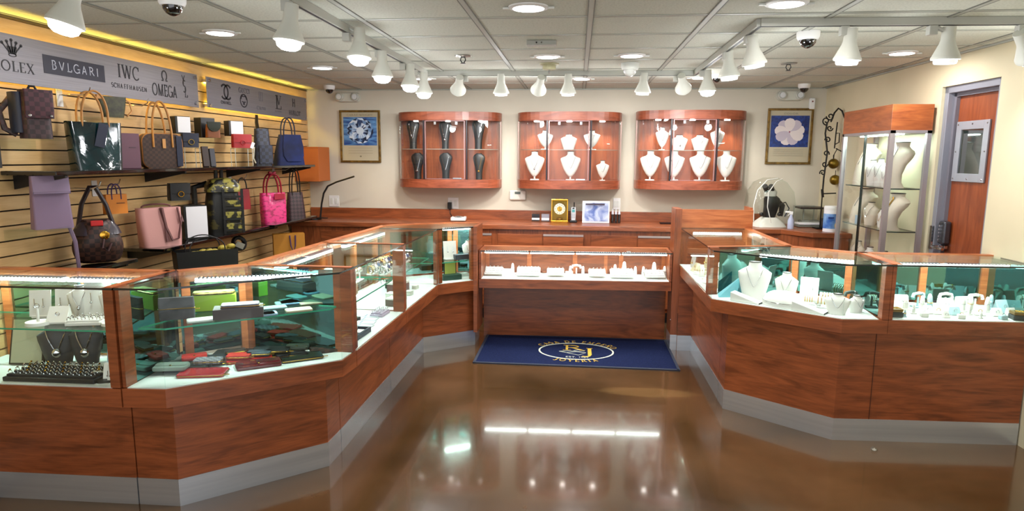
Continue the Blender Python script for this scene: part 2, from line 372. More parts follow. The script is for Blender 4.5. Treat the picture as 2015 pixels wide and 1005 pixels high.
def showcase(label, front, back, body, zo, zd, zt, shelves=(), e0=0., e1=0., panels=(), strips=(), posts=(), rear='door', mirrors=(), kick=True, zbody0=.13, grp=None, led=None, seams=()):
    """front: outline of the glass box, walked with the inside on its left; back: the rear outline continuing the walk"""
    t = thing('jewelry_showcase', label, 'display case', (0, 0, 0), 0, grp)
    if body is None: body = front
    inner = list(back)
    MB().prism(list(body)+inner, zbody0, zo).build('base_cabinet', WOOD, t)
    if kick:
        MB().prism(offset(body, -.003)+inner, 0, zbody0-.0).build('toe_kick', STEEL, t)
        b = MB(); bd = offset(body, -.0045)
    b = MB(); b.prism(list(front)+inner, zo, zd-.004); b.build('trim_band', WOOD, t)
    fi = offset(trim(front, e0, e1), .012)
    bi = list(back)
    d = MB(); d.prism(offset(trim(front, e0, e1), .008)+bi, zd-.004, zd); d.build('display_deck', DECKM, t)
    # glass
    gf = trim(front, e0, e1)
    g = MB(); k = .006
    for i in range(len(gf)-1):
        q = MB(); pane(q, gf[i], gf[i+1], zd, zt-.012); q.build('front_pane', GLASS, t)
    top = MB(); slab(top, list(front)+bi, zt-.009, zt); top.build('glass_top', [GLASS, GEDGD], t)
    for i, z in enumerate(shelves):
        sf = offset(trim(front, e0+.03, e1+.03), .07); sb = [mix(p, q, .18) for p, q in zip(back, list(reversed(front))[:len(back)])] if len(back) == 2 else back
        m = MB(); slab(m, sf+list(sb), z-.008, z); m.build('glass_shelf', [GLASS, mat('2fa583', .2, spec=.8, name='shelf_edge')], t)
    # rear rail and uprights
    rail = MB(); bo = list(back)
    for i in range(len(bo)-1): bar(rail, bo[i], bo[i+1], .05, zt-.055, zt+.004)
    rail.build('rear_rail', WOODO, t)
    rear_in = offset(bo, .02)
    for i in range(len(bo)-1):
        a, c = rear_in[i], rear_in[i+1]; Ls = hypot(c[0]-a[0], c[1]-a[1])
        n = max(1, round(Ls/.42)); m = MB()
        pane(m, a, c, zd+.02, zt-.06, .004); m.build('rear_door', MIRROR if rear == 'door' else (WOOD if rear == 'wood' else GLASS), t)
        for j in range(n+1):
            if Ls < .2 and j: continue
            p = mix(a, c, min(1-.03/Ls, max(.03/Ls, j/n))); u = MB(); u.box((p[0], p[1], (zd+zt-.05)/2), (.04, .035, zt-.055-zd), atan2(c[1]-a[1], c[0]-a[0])); u.build('rear_upright', WOODO, t)
    for (a, c, w, z0) in panels:
        u = MB(); bar(u, a, c, w, z0, zt+.001, 1); u.build('end_panel', WOOD, t)
    for (a, c) in mirrors:
        u = MB(); bar(u, a, c, .004, zd+.004, zt-.012); u.build('mirror_panel', MIRROR, t)
    for (p, rz) in posts:
        u = MB(); u.box((p[0], p[1], (zd+zt)/2-.002), (.03, .035, zt-zd-.014), rz); u.build('corner_post', WOOD, t)
    # lamp strip: ribbed tube segments under the top
    for (a, c, zz) in strips:
        n = max(1, round(hypot(c[0]-a[0], c[1]-a[1])/.42)); 
        for j in range(n):
            p, q = mix(a, c, (j+.02)/n), mix(a, c, (j+.98)/n); u = MB(); bar(u, p, q, .022, zz, zz+.004)
            so = u.build('light_strip', led or LED, t); u = MB(); bar(u, offset([p, q], -.003)[0], offset([p, q], -.003)[1], .030, zz+.0045, zz+.018); u.build('strip_cover', LEDT, so)
            rb = MB(); m = int(hypot(q[0]-p[0], q[1]-p[1])/.018)
            ang = atan2(q[1]-p[1], q[0]-p[0])
            for i in range(1, m):
                s = mix(p, q, i/m); rb.box((s[0]-sin(ang)*.015, s[1]+cos(ang)*.015, zz+.020), (.006, .038, .006), ang)
            rb.build('heat_fins', mat('6c7080', .4, metal=.3), so)
    for (p, rz) in seams:
        u = MB(); u.box((p[0], p[1]+.002, (zo+zbody0)/2), (.0025, .006, zo-zbody0-.004), rz); u.build('panel_joint', mat('4a2412', .6), t)
    return t
ZD, ZT, ZO = .58, 1.03, .49
L1f = [(-2.90, 2.53), (-1.99, 2.55)]; L1b = [(-1.99, 3.0), (-2.90, 2.97)]
L2f = [(-1.985, 2.553), (-1.79, 2.565), (-1.165, 3.06), (-1.150, 3.225)]; L2b = [(-1.74, 3.225), (-1.985, 3.0)]
L3f = [(-1.150, 3.230), (-1.125, 4.14)]; L3b = [(-1.69, 4.14), (-1.74, 3.230)]
L4f = [(-1.125, 4.145), (-1.10, 5.055)]; L4b = [(-1.63, 5.055), (-1.69, 4.145)]
L5f = [(-1.10, 5.06), (-.85, 5.27)]; L5b = [(-.85, 5.60), (-1.09, 5.58), (-1.62, 5.24), (-1.63, 5.06)]
C1 = showcase('wood showcase of necklaces and rings at the near end of the slat wall', L1f, L1b, [(-2.90, 2.585), (-1.99, 2.605)], ZO, ZD, ZT, (.82,), .0, .045,
    panels=[((-2.035, 2.55), (-2.035, 2.99), -.045, ZD)], strips=[((-2.88, 2.86), (-2.07, 2.88), .985)])
C2 = showcase('angled corner showcase of wallets and clutches with a dark glass edge', L2f, L2b, [(-1.985, 2.607), (-1.79, 2.61), (-1.26, 3.065), (-1.255, 3.225)], ZO, ZD, ZT, (.835,), .02, .045,
    panels=[((-1.985, 2.56), (-1.985, 2.63), -.018, ZD), ((-1.155, 3.185), (-1.25, 3.185), -.04, ZD), ((-1.69, 3.185), (-1.73, 3.185), -.04, ZD)], mirrors=[((-1.25, 3.19), (-1.69, 3.19)), ((-1.975, 2.96), (-1.975, 2.63))],
    strips=[((-1.86, 2.93), (-1.34, 3.14), .985)])
C3 = showcase('showcase of boxes and bangles beyond the wallet corner', L3f, L3b, [(-1.255, 3.230), (-1.245, 4.14)], ZO, ZD, ZT, (.80,), .0, .04,
    panels=[((-1.127, 4.10), (-1.20, 4.10), -.04, ZD), ((-1.64, 4.10), (-1.69, 4.10), -.04, ZD)], mirrors=(), strips=[((-1.60, 3.3), (-1.58, 4.05), .985)], posts=[((-1.170, 3.245), 0)], rear='glass')
C4 = showcase('showcase with a row of wrist watches in the middle of the long run', L4f, L4b, [(-1.245, 4.145), (-1.235, 5.055)], ZO, ZD, ZT, (.80,), .0, .0,
    strips=[((-1.56, 4.2), (-1.52, 5.0), .985)], posts=[((-1.145, 4.16), 0), ((-1.118, 5.035), 0)], rear='glass')
C5 = showcase('short angled showcase with a green box at the bend beside the low case', L5f, L5b, [(-1.235, 5.06), (-.85, 5.345)], ZO, ZD, ZT, (.74,), .0, .0,
    panels=[((-.85, 5.27), (-.85, 5.60), -.03, .13)], strips=[((-1.12, 5.34), (-.87, 5.49), .985)], posts=[((-1.098, 5.09), .7), ((-.866, 5.285), .7)])
M1 = showcase('low seated-height showcase of rings across the back of the aisle', [(-.815, 5.345), (.80, 5.415)], [(.80, 5.74), (-.815, 5.67)], [(-.815, 5.64), (.80, 5.71)], .50, .58, .82, (), .015, .015,
    panels=[((-.815, 5.345), (-.815, 5.67), -.02, .58), ((.78, 5.415), (.78, 5.735), -.02, .58)], strips=[((-.78, 5.40), (.77, 5.465), .792)], kick=False, zbody0=.0, rear='wood',
    led=LEDW)
for t_, a_, c_ in ((C2, (-1.155, 3.222), (-1.72, 3.222)), (C3, (-1.127, 4.138), (-1.68, 4.138)), (C1, (-2.0, 2.56), (-2.0, 2.99)), ):
    u = MB(); bar(u, a_, c_, .03, ZT+.0005, ZT+.004); u.build('top_strip', WOODO, t_)
# dividers and tags in the low case
for x in (-.277, .265):
    u = MB(); u.box((x, 5.68+.02*(x+.8), .7), (.03, .025, .23)); u.build('divider', WOODO, M1)
for x in (-.62, -.09, .46):
    u = MB(); u.box((x, 5.665, .775), (.035, .004, .04)); u.build('lock_tag', WHITE, M1)
R1 = showcase('narrow showcase of gold jewelry under the raised wood ledge', [(.862, 5.47), (.862, 4.275)], [(1.43, 4.405), (1.43, 5.47)], [(.862, 5.385), (.975, 5.385), (.97, 4.275)], .64, .722, ZT, (), .0, .03,
    panels=[((.864, 4.277), (.92, 4.29), .02, .72)], posts=[((.880, 4.295), 0)], strips=[((.95, 5.38), (1.35, 5.40), .985)], rear='glass')
R2 = showcase('angled corner showcase with a white bust and curved bracelet stands', [(.858, 4.27), (.860, 4.12), (1.485, 3.672), (1.735, 3.688)], [(1.74, 4.17), (1.43, 4.395)], [(.97, 4.27), (.97, 4.113), (1.494, 3.70), (1.735, 3.712)], .64, .722, ZT, (), .03, .05,
    panels=[((1.700, 3.69), (1.700, 3.74), -.035, .72), ((.862, 4.268), (.92, 4.281), -.02, .72)], mirrors=[((.93, 4.258), (1.40, 4.365)), ((1.715, 3.75), (1.715, 4.14))], strips=[((1.15, 4.19), (1.66, 3.98), .985)], seams=[((1.69, 3.707), 0)])
R3 = showcase('showcase crowded with white ring stands at the door end', [(1.737, 3.688), (2.515, 3.725)], [(2.515, 4.185), (1.7415, 4.17)], [(1.7352, 3.712), (2.515, 3.745)], .64, .722, ZT, (), .02, .0,
    panels=[((1.737, 3.69), (1.737, 4.165), -.02, .72)], strips=[((1.76, 3.93), (2.50, 3.95), .985)], mirrors=[((2.508, 3.75), (2.508, 4.15))])
u = MB(); bar(u, (.862, 4.275), (1.42, 4.40), .03, ZT+.0005, ZT+.004); u.build('top_strip', WOODO, R1)
u = MB(); bar(u, (1.739, 3.70), (1.742, 4.16), -.05, ZT+.0005, ZT+.004); u.build('top_strip', WOODO, R3)
# orange rear uprights etc. come with each case; raised wood ledge behind the narrow case
t = thing('wood_ledge', 'raised wood board ledge standing behind the narrow gold showcase', 'ledge', (.805, 5.5, 0))
MB().bb((0, -.105, .131), (.055, .12, 1.19)).build('side_panel', WOODV, t)
MB().bb((.055, -.025, 1.02), (.64, .0, 1.182)).build('upright_board', WOODO, t)
MB().bb((.62, .0, .9), (.64, .20, 1.20)).build('end_board', WOODO, t)
MB().bb((.0, -.108, .0), (.055, .12, .131)).build('toe_kick', STEEL, t)
u = thing('panel_screw', 'tiny bright screw cover on the panel beside the low case', 'screw', (.805, 5.40, .26)); MB().ball((0, 0, 0), .006).build('cover', CHROME, u)
# ------------------------------------------------------------------ mat with emblem
MATX0, MATX1, MY0, MY1 = -.775, .80, 4.845, 5.66
mt = thing('floor_mat', 'navy floor mat with gold oval emblem before the low showcase', 'mat', (0, 0, 0))
MB().prism([(MATX0, MY0), (MATX1, MY0+.005), (MATX1, MY1), (MATX0, MY1)], 0, .008).build('carpet', tex('navy_carpet', '0d1330', '1a2446', 'noise', (1, 1, 1), 160, rough=.95, bump=.3, spec=.1), mt)
bd = MB()
for a, c in (((MATX0, MY0), (MATX1, MY0)), ((MATX0, MY1), (MATX1, MY1))): bar(bd, (a[0], a[1]-.012), (c[0], c[1]-.012), .022, 0, .010)
for x in (MATX0-.012, MATX1-.01): bd.bb((x, MY0-.01, 0), (x+.02, MY1+.01, .010))
bd.build('rubber_border', mat('232a3c', .7), mt)
# ------------------------------------------------------------------ lettering drawn from strokes (x, y in cap heights)
def arc(cx, cy, rx, ry, a0, a1, n=14): return [(cx+rx*cos(radians(a0+(a1-a0)*i/n)), cy+ry*sin(radians(a0+(a1-a0)*i/n))) for i in range(n+1)]
K, T = .14, .05
def sf(x, y, w=.28): return ([(x-w/2, y), (x+w/2, y)], .04)
GL = {
 'A': (.8, [([(.40, 1), (.12, 0)], T), ([(.40, 1), (.68, 0)], K), ([(.2, .33), (.6, .33)], T), sf(.12, .02, .22), sf(.68, .02, .26)]),
 'B': (.7, [([(.18, 0), (.18, 1)], K), (arc(.3, .76, .24, .24, 90, -90), T*1.6), (arc(.3, .27, .3, .26, 90, -90), T*1.8), ([(.1, .99), (.3, .99)], T), ([(.1, .52), (.3, .52)], T), ([(.1, .01), (.3, .01)], T)]),
 'C': (.8, [(arc(.45, .5, .38, .5, 45, 315, 20), T*1.9), ([(.72, .7), (.72, 1)], T)]),
 'D': (.85, [([(.18, 0), (.18, 1)], K), (arc(.35, .5, .42, .49, 90, -90), T*1.9), ([(.06, .99), (.35, .99)], T), ([(.06, .01), (.35, .01)], T)]),
 'E': (.68, [([(.18, 0), (.18, 1)], K), ([(.06, .98), (.6, .98)], T), ([(.18, .52), (.5, .52)], T), ([(.06, .02), (.62, .02)], T), ([(.6, 1), (.6, .8)], T), ([(.62, 0), (.62, .22)], T)]),
 'G': (.85, [(arc(.45, .5, .38, .5, 45, 350, 20), T*1.9), ([(.8, .0), (.8, .45)], K*.8), ([(.55, .45), (.9, .45)], T)]),
 'H': (.9, [([(.2, 0), (.2, 1)], K), ([(.7, 0), (.7, 1)], K), ([(.2, .5), (.7, .5)], T), sf(.2, .02), sf(.2, .98), sf(.7, .02), sf(.7, .98)]),
 'I': (.42, [([(.2, 0), (.2, 1)], K), sf(.2, .02), sf(.2, .98)]),
 'J': (.55, [([(.34, 1), (.34, .1)], K), (arc(.14, .1, .2, .2, 0, -130), T*1.8), sf(.34, .98)]),
 'L': (.66, [([(.2, 0), (.2, 1)], K), ([(.06, .02), (.62, .02)], T), ([(.62, 0), (.62, .25)], T), sf(.2, .98)]),
 'M': (1.0, [([(.15, 0), (.15, 1)], T), ([(.15, 1), (.5, 0)], K), ([(.5, 0), (.83, 1)], T), ([(.83, 1), (.83, 0)], K), sf(.15, .02, .22), sf(.83, .02, .26), sf(.12, .98, .2), sf(.86, .98, .2)]),
 'O': (.95, [(arc(.47, .5, .40, .49, 0, 360, 26), T*2)]),
 'P': (.7, [([(.18, 0), (.18, 1)], K), (arc(.3, .74, .27, .25, 90, -90), T*1.7), ([(.06, .99), (.3, .99)], T), ([(.18, .49), (.3, .49)], T), sf(.18, .02)]),
 'R': (.82, [([(.18, 0), (.18, 1)], K), (arc(.32, .75, .26, .24, 90, -90), T*1.8), ([(.06, .99), (.32, .99)], T), ([(.18, .51), (.32, .51)], T), ([(.38, .5), (.74, .02)], K*.9), sf(.18, .02), sf(.72, .02, .2)]),
 'S': (.6, [(arc(.3, .75, .22, .24, 40, 270, 14)+arc(.3, .26, .24, .25, 90, -140, 14), T*2)]),
 'T': (.74, [([(.37, 0), (.37, 1)], K), ([(.05, .98), (.69, .98)], T), ([(.05, 1), (.05, .78)], T), ([(.69, 1), (.69, .78)], T), sf(.37, .02)]),
 'U': (.85, [([(.2, 1), (.2, .35)]+arc(.42, .32, .22, .31, 180, 360), T*2), ([(.64, .32), (.64, 1)], T), sf(.2, .98), sf(.64, .98)]),
 'V': (.8, [([(.1, 1), (.4, 0)], K), ([(.4, 0), (.7, 1)], T), sf(.1, .98), sf(.7, .98)]),
 'W': (1.15, [([(.1, 1), (.36, 0)], K), ([(.36, 0), (.58, .95)], T), ([(.58, .95), (.82, 0)], K), ([(.82, 0), (1.05, 1)], T), sf(.1, .98), sf(1.05, .98, .2), sf(.55, .98, .2)]),
 'X': (.85, [([(.12, 1), (.7, 0)], K), ([(.7, 1), (.12, 0)], T), sf(.14, .98), sf(.7, .02), sf(.68, .98, .22), sf(.14, .02, .22)]),
 'Y': (.8, [([(.1, 1), (.4, .48)], K), ([(.7, 1), (.4, .48)], T), ([(.4, .5), (.4, 0)], K), sf(.1, .98), sf(.7, .98, .2), sf(.4, .02)]),
 '1': (.4, [([(.2, 0), (.2, 1)], .1), ([(.2, 1), (.05, .85)], T)]), '9': (.55, [(arc(.27, .7, .2, .28, 0, 360), T*1.6), ([(.47, .7), (.35, 0)], T*1.6)]),
 '8': (.55, [(arc(.27, .75, .17, .23, 0, 360), T*1.6), (arc(.27, .26, .21, .26, 0, 360), T*1.6)]), '.': (.25, [([(.1, .0), (.1, .1)], .1)]), ' ': (.45, [])}
GL['F'] = (.62, [([(.18, 0), (.18, 1)], K), ([(.06, .98), (.56, .98)], T), ([(.18, .52), (.48, .52)], T)]); GL['N'] = (.9, [([(.15, 0), (.15, 1)], T), ([(.15, 1), (.7, 0)], K), ([(.7, 0), (.7, 1)], T)])
GL['Ñ'] = (.9, GL['N'][1]+[([(.2, 1.14), (.35, 1.2), (.5, 1.13), (.65, 1.2)], T*1.4)])
def stroke(mb, pts, w, F, t=.0015, k=None):
    """a ribbon of width w along 2-D points, mapped by F(x, y, lift)"""
    P = [Vector(p) for p in pts]; N = len(P); L_, R_ = [], []
    cl = (P[0]-P[-1]).length < 1e-6
    for i in range(N):
        if cl and i in (0, N-1): d = P[1]-P[-2]
        else: d = P[min(i+1, N-1)]-P[max(i-1, 0)]
        d.normalize(); n = Vector((-d.y, d.x))*w/2; L_.append(P[i]+n); R_.append(P[i]-n)
    for i in range(N-1):
        q = [L_[i], L_[i+1], R_[i+1], R_[i]]
        vs = [F(p.x, p.y, 0) for p in q]+[F(p.x, p.y, t) for p in q]
        mb._add(vs, [(3, 2, 1, 0), (4, 5, 6, 7), (0, 1, 5, 4), (1, 2, 6, 5), (2, 3, 7, 6), (3, 0, 4, 7)], k)
def measure(s, gap=.06): return sum(GL[c][0]+gap for c in s)-gap
def write(mb, s, F, h, x=0, y=0, sx=1.0, gap=.06, thin=None, k=None, t=.0015, serif=True):
    cx = x
    for c in s:
        w, st = GL[c]
        for pts, wd in st:
            if not serif and wd == .04: continue
            ww = wd if thin is None else thin
            stroke(mb, [(cx+px*h*sx, y+py*h) for px, py in pts], ww*h, F, t, k)
        cx += (w+gap)*h*sx
    return cx-x
def write_box(mb, s, F, x0, x1, y0, y1, **kw):
    h = y1-y0; g = kw.get('gap', .06); sx = (x1-x0)/(measure(s, g)*h); write(mb, s, F, h, x0, y0, sx, **kw)
# the mat's lettering: x to the east, y to the north, on the carpet
GLD = mat('c9a53c', .8, name='gold_print'); WPR = mat('c9cdbb', .8, name='pale_print')
_a, _b, _c = on_z(1061, 690, .008), on_z(1206, 691, .008), on_z(1137, 707, .008)
cx, cy = (_a.x+_b.x)/2, (_a.y+_b.y)/2; rx = (_b.x-_a.x)/2; ry = cy-_c.y
def on_mat(x, y, l): return (x, y, .0082+l)
e = MB(); stroke(e, arc(cx, cy, rx, ry, 0, 360, 64), .014, on_mat); e.build('oval_ring', WPR, mt)
e = MB(); write_box(e, 'R', on_mat, cx-.12, cx+.075, cy+.02, cy+.72*ry); write_box(e, 'J', on_mat, cx+.05, cx+.15, cy-.55*ry, cy+.42*ry); e.build('monogram', GLD, mt)
e = MB()
for s in ([(-.16, -.01), (-.10, -.045), (.0, -.10), (.06, -.03), (-.02, -.01), (-.10, -.045)], [(-.16, -.01), (-.08, .01), (.0, .0), (.06, -.03)], [(-.04, .02), (0, .045), (.05, .02)]):
    stroke(e, [(cx+a+.02, cy+b-.01) for a, b in s], .006, on_mat)
write_box(e, 'EST. 1989', on_mat, cx-.085, cx+.10, cy-.80*ry, cy-.66*ry)
e.build('gem_outline', WPR, mt)
def on_arc(word, r0, a0, a1, h, flip=False):
    e = MB(); W = measure(word); x = 0
    for c in word:
        w, st = GL[c]; a = radians(a0+(a1-a0)*(x+w/2)/W)
        def F(px, py, l, a=a):
            u, v = (px-w/2*h), py
            if flip: ex, ey = cx+(rx+r0)*cos(a), cy+(ry+r0)*sin(a); nx, ny = -cos(a), -sin(a)
            else: ex, ey = cx+(rx+r0)*cos(a), cy+(ry+r0)*sin(a); nx, ny = cos(a), sin(a)
            tx, ty = ny, -nx
            return (ex+tx*u+nx*v, ey+ty*u+ny*v, .0082+l)
        for pts, wd in st: stroke(e, [(p[0]*h, p[1]*h) for p in pts], wd*h, F)
        x += w+.06
    return e
on_arc('JOYERIA', .065, 240, 300, .055, True).build('lower_lettering', GLD, mt)
on_arc('CASA DE EMPEÑO', .02, 152, 22, .055).build('upper_lettering', GLD, mt)
# ------------------------------------------------------------------ brand signs on the slat wall
XS = -2.865
SIGNM = tex('brushed_aluminium', '7d7a80', '87848a', 'noise', (1, .6, 40), 5, rough=.42, metal=.35)
INK = mat('14121c', .5, name='black_vinyl'); PALE = mat('8a8892', .5, name='grey_vinyl')
def sP(px, py): p = on_x(px, py, XS+.006); return p.y, p.z
def FS(a, b, l): return (XS+.0065+l, a, b)
def corners(x0, y0, x1, y1):
    a = sP(x0, y0); c = sP(x1, y1); return a[0], c[0], a[1], c[1]
sA = thing('brand_sign', 'long brushed metal sign with a crown and dark boxed name over the handbags', 'sign', (0, 0, 0))
MB().bb((XS, 2.2, 1.955), (XS+.006, 4.74, 2.197)).build('sign_panel', SIGNM, sA, bevel=.001)
sB = thing('brand_sign', 'shorter brushed metal sign with interlocked letters near the back corner', 'sign', (0, 0, 0))
MB().bb((XS, 4.86, 1.968), (XS+.006, 6.72, 2.200)).build('sign_panel', SIGNM, sB, bevel=.001)
for s_, ys in ((sA, (2.9, 4.70)), (sB, (4.89, 6.69))):
    for y in ys:
        for z in (1.985, 2.172):
            m = MB(); m.tube([(XL+.02, y, z), (XS+.02, y, z)], .012, 10); m.build('standoff', CHROME, s_)
e = MB(); b0 = sP(83, 106); b1 = sP(83.5, 143); b2 = sP(204, 127); zt_, zb_ = b0[1], b1[1]
by0, by1 = b0[0], b2[0]
e.bb((XS+.0062, by0, zb_), (XS+.0075, by1, zt_)); nb = e.build('name_block', mat('1a1a30', .5), sA)
e = MB(); H_ = zt_-zb_
def FS2(a, b, l): return (XS+.0078+l, a, b)
write_box(e, 'BVLGARI', FS2, by0+.05, by1-.05, zb_+H_*.28, zt_-H_*.25, gap=.22, thin=.11, serif=False); e.build('light_lettering', mat('b9bccb', .5), sA)
e = MB(); zz = sP(40, 118)[1]
y0, y1 = sP(-20, 100)[0], sP(67, 128)[0]; zt_, zb_ = sP(30, 121)[1], sP(30, 141)[1]
write_box(e, 'ROLEX', FS, y0, y1, zb_, zt_, gap=.1)
e.build('lettering', INK, sA); e = MB()
cyy = (sP(12, 90)[0]+sP(33, 90)[0])/2; cz0, cz1 = sP(23, 111)[1], sP(23, 79)[1]
for i in range(5):
    a = (i-2)*.24; tip = (cyy+(i-2)*.028, cz1-abs(i-2)*.010); base = (cyy+(i-2)*.009, cz0+.02)
    stroke(e, [base, ((base[0]+tip[0])/2, (base[1]+tip[1])/2), tip], .006, FS); stroke(e, arc(tip[0], tip[1], .004, .004, 0, 360, 10), .008, FS)
    stroke(e, [(cyy+(i-2)*.008, cz0+.012), ((cyy+(i-2)*.012), cz0+.05)], .011, FS)
stroke(e, arc(cyy, cz0+.008, .022, .008, 0, 360, 16), .004, FS)
e.build('crown_mark', INK, sA); e = MB()
y0, y1 = sP(230, 130)[0], sP(273, 140)[0]; zt_, zb_ = sP(235, 126)[1], sP(236, 152)[1]
write_box(e, 'IWC', FS, y0, y1, zb_, zt_)
e.build('lettering', INK, sA); e = MB()
y0, y1 = sP(219, 165)[0], sP(289, 175)[0]; zt_, zb_ = sP(222, 162)[1], sP(222, 171)[1]
write_box(e, 'SCHA', FS, y0, y0+(y1-y0)*.30, zb_, zt_, thin=.11, gap=.18, serif=False)
write_box(e, 'FFHAUSEN', FS, y0+(y1-y0)*.335, y1, zb_, zt_, thin=.11, gap=.18, serif=False)
e.build('lettering', INK, sA); e = MB()
oy, oz = (sP(315, 150)[0]+sP(331, 150)[0])/2, (sP(322, 139)[1]+sP(322, 163)[1])/2
stroke(e, arc(oy, oz+.008, .026, .032, -62, 242, 24), .009, FS); stroke(e, [(oy+.012, oz-.026), (oy+.032, oz-.026)], .008, FS); stroke(e, [(oy-.012, oz-.026), (oy-.032, oz-.026)], .008, FS)
e.build('horseshoe_mark', INK, sA); e = MB()
y0, y1 = sP(299, 170)[0], sP(348, 182)[0]; zt_, zb_ = sP(301, 163)[1], sP(301, 186)[1]
write_box(e, 'OMEGA', FS, y0, y1, zb_, zt_, thin=.10, serif=False)
e.build('lettering', INK, sA); e = MB()
ya, yb = sP(357, 160)[0], sP(369, 185)[0]; z1_, z2_ = sP(360, 148)[1], sP(363, 191)[1]; hh = z1_-z2_
write_box(e, 'Y', FS, ya, ya+(yb-ya)*.7, z1_-hh*.42, z1_, thin=.07, serif=False); write_box(e, 'S', FS, ya+(yb-ya)*.2, ya+(yb-ya)*.75, z2_+hh*.22, z1_-hh*.22, thin=.09); write_box(e, 'L', FS, ya+(yb-ya)*.4, yb, z2_, z2_+hh*.45, thin=.07, serif=False)
e.build('lettering', INK, sA)
e = MB()
c_y = (sP(434, 180)[0]+sP(455, 183)[0])/2; c_z = (sP(444, 166)[1]+sP(444, 196)[1])/2; r_ = (sP(444, 166)[1]-sP(444, 196)[1])/2
stroke(e, arc(c_y+.026, c_z, .055, r_*.92, 42, 318, 24), .015, FS)
stroke(e, arc(c_y-.026, c_z, .055, r_*.92, 138, -138, 24), .015, FS)
def wb(s, x0, x1, xm, yt, yb_, mb=e, **kw):
    y0, y1 = sP(x0, yt)[0], sP(x1, yt+5)[0]; write_box(mb, s, FS, y0, y1, sP(xm, yb_)[1], sP(xm, yt)[1], **kw)
e.build('interlocked_mark', INK, sB); e = MB()
wb('CHA', 434.5, 444, 437, 198, 203.5, e, thin=.16, serif=False); wb('NEL', 445, 455, 447, 199.5, 205, e, thin=.16, serif=False)
e.build('lettering', INK, sB); e = MB()
g_y = (sP(471, 198)[0]+sP(488, 198)[0])/2; g_z = (sP(479, 185)[1]+sP(479, 211)[1])/2; r_ = (sP(479, 185)[1]-sP(479, 211)[1])/2
stroke(e, arc(g_y, g_z, .058, r_*.95, 0, 360, 30), .009, FS)
stroke(e, arc(g_y-.018, g_z+.01, .026, r_*.5, 60, 180, 10), .009, FS); stroke(e, arc(g_y+.018, g_z+.01, .026, r_*.5, 0, 120, 10), .009, FS)
stroke(e, [(g_y-.03, g_z-.01), (g_y-.008, g_z-.01), (g_y-.008, g_z-.035)], .009, FS); stroke(e, [(g_y+.03, g_z-.01), (g_y+.008, g_z-.01), (g_y+.008, g_z-.035)], .009, FS)
e.build('oval_mark', INK, sB); e = MB(); wb('L', 540, 553, 544, 188, 214, e); wb('V', 543, 553, 548, 188, 206, e)
e.build('lettering', INK, sB)
e = MB()
wb('GUCCI', 469, 491, 472, 172, 181.5, e, thin=.11, serif=False)
e.build('faded_lettering', mat('55535c', .5), sB); e = MB()
wb('CA', 505, 513, 507, 208, 216, e, thin=.07, serif=False); wb('R', 512, 515, 513, 211, 216, e, thin=.1, serif=False); wb('TIER', 515, 523, 518, 211, 216, e, thin=.1, serif=False)
e.build('faded_lettering', mat('6d6b74', .5), sB); e = MB()
q = sP(513, 190); stroke(e, [(q[0]-.03, q[1]+.04), (q[0]+.03, q[1]+.04), (q[0]+.03, q[1]-.04), (q[0]-.03, q[1]-.04), (q[0]-.03, q[1]+.04)], .006, FS); stroke(e, [(q[0], q[1]+.04), (q[0], q[1]-.04)], .008, FS)
e.build('square_mark', mat('6d6b74', .5), sB); e = MB()
wb('LOUIS', 541, 554, 544, 217.5, 220, e, thin=.14, serif=False)
e.build('faded_lettering', mat('6d6b74', .5), sB)
e = MB(); wb('HUBLOT', 568, 591, 572, 217, 226, e, thin=.13, serif=False); e.build('hatched_lettering', mat('3a3840', .5), sB); e = MB(); wb('H', 574, 581, 576, 194, 210, e, thin=.16, serif=False); e.build('hatched_lettering', mat('3a3840', .5), sB)
LEDY = lit('cove_led', (1.0, .74, .10), 36)
for s_, y0, y1 in ((sA, 2.25, 4.70), (sB, 4.9, 6.68)):
    for z in (1.995, 2.16):
        m = MB(); m.bb((XL+.024, y0, z-.006), (XL+.032, y1, z+.006)); m.build('light_strip', LEDY, s_)
# ------------------------------------------------------------------ shelves and ledges on the slat wall
def wall_shelf(label, y0, y1, z, xf, t=.022):
    s = thing('wall_shelf', label, 'shelf', (XL+.024, (y0+y1)/2, z), 0, 'glossy black shelves on the slat wall')
    L_ = y1-y0; D = xf-XL-.024
    MB().bb((.0, -L_/2, -t), (D, L_/2, 0)).build('shelf_board', BGLOSS, s, bevel=.004)
    n = max(2, round(L_/.75))
    for i in range(n):
        y = -L_/2+.08+(L_-.16)*i/(n-1)
        b = MB(); b._add([(0, y-.008, -t), (D*.95, y-.008, -t), (0, y-.008, -t-.075), (D*.95, y-.008, -t-.012), (0, y+.008, -t), (D*.95, y+.008, -t), (0, y+.008, -t-.075), (D*.95, y+.008, -t-.012)],
                         [(0, 1, 3, 2), (4, 6, 7, 5), (0, 4, 5, 1), (2, 3, 7, 6), (0, 2, 6, 4), (1, 5, 7, 3)])
        b.build('bracket', BLACK, s)
    return s
ZU, ZL = 1.515, 1.01
wall_shelf('long glossy black shelf holding the upper row of handbags', 3.02, 6.27, ZU, -2.60)
wall_shelf('glossy black shelf piece under the brown checkered hobo bag', 2.95, 3.60, .985, -2.62)
wall_shelf('glossy black shelf under the pink tote and the camouflage backpack', 3.82, 5.25, ZL, -2.60)
wall_shelf('glossy black shelf under the magenta tote by the corner', 5.30, 6.22, ZL, -2.58)
ACR = glass('acrylic', (.95, .97, .96), .3)
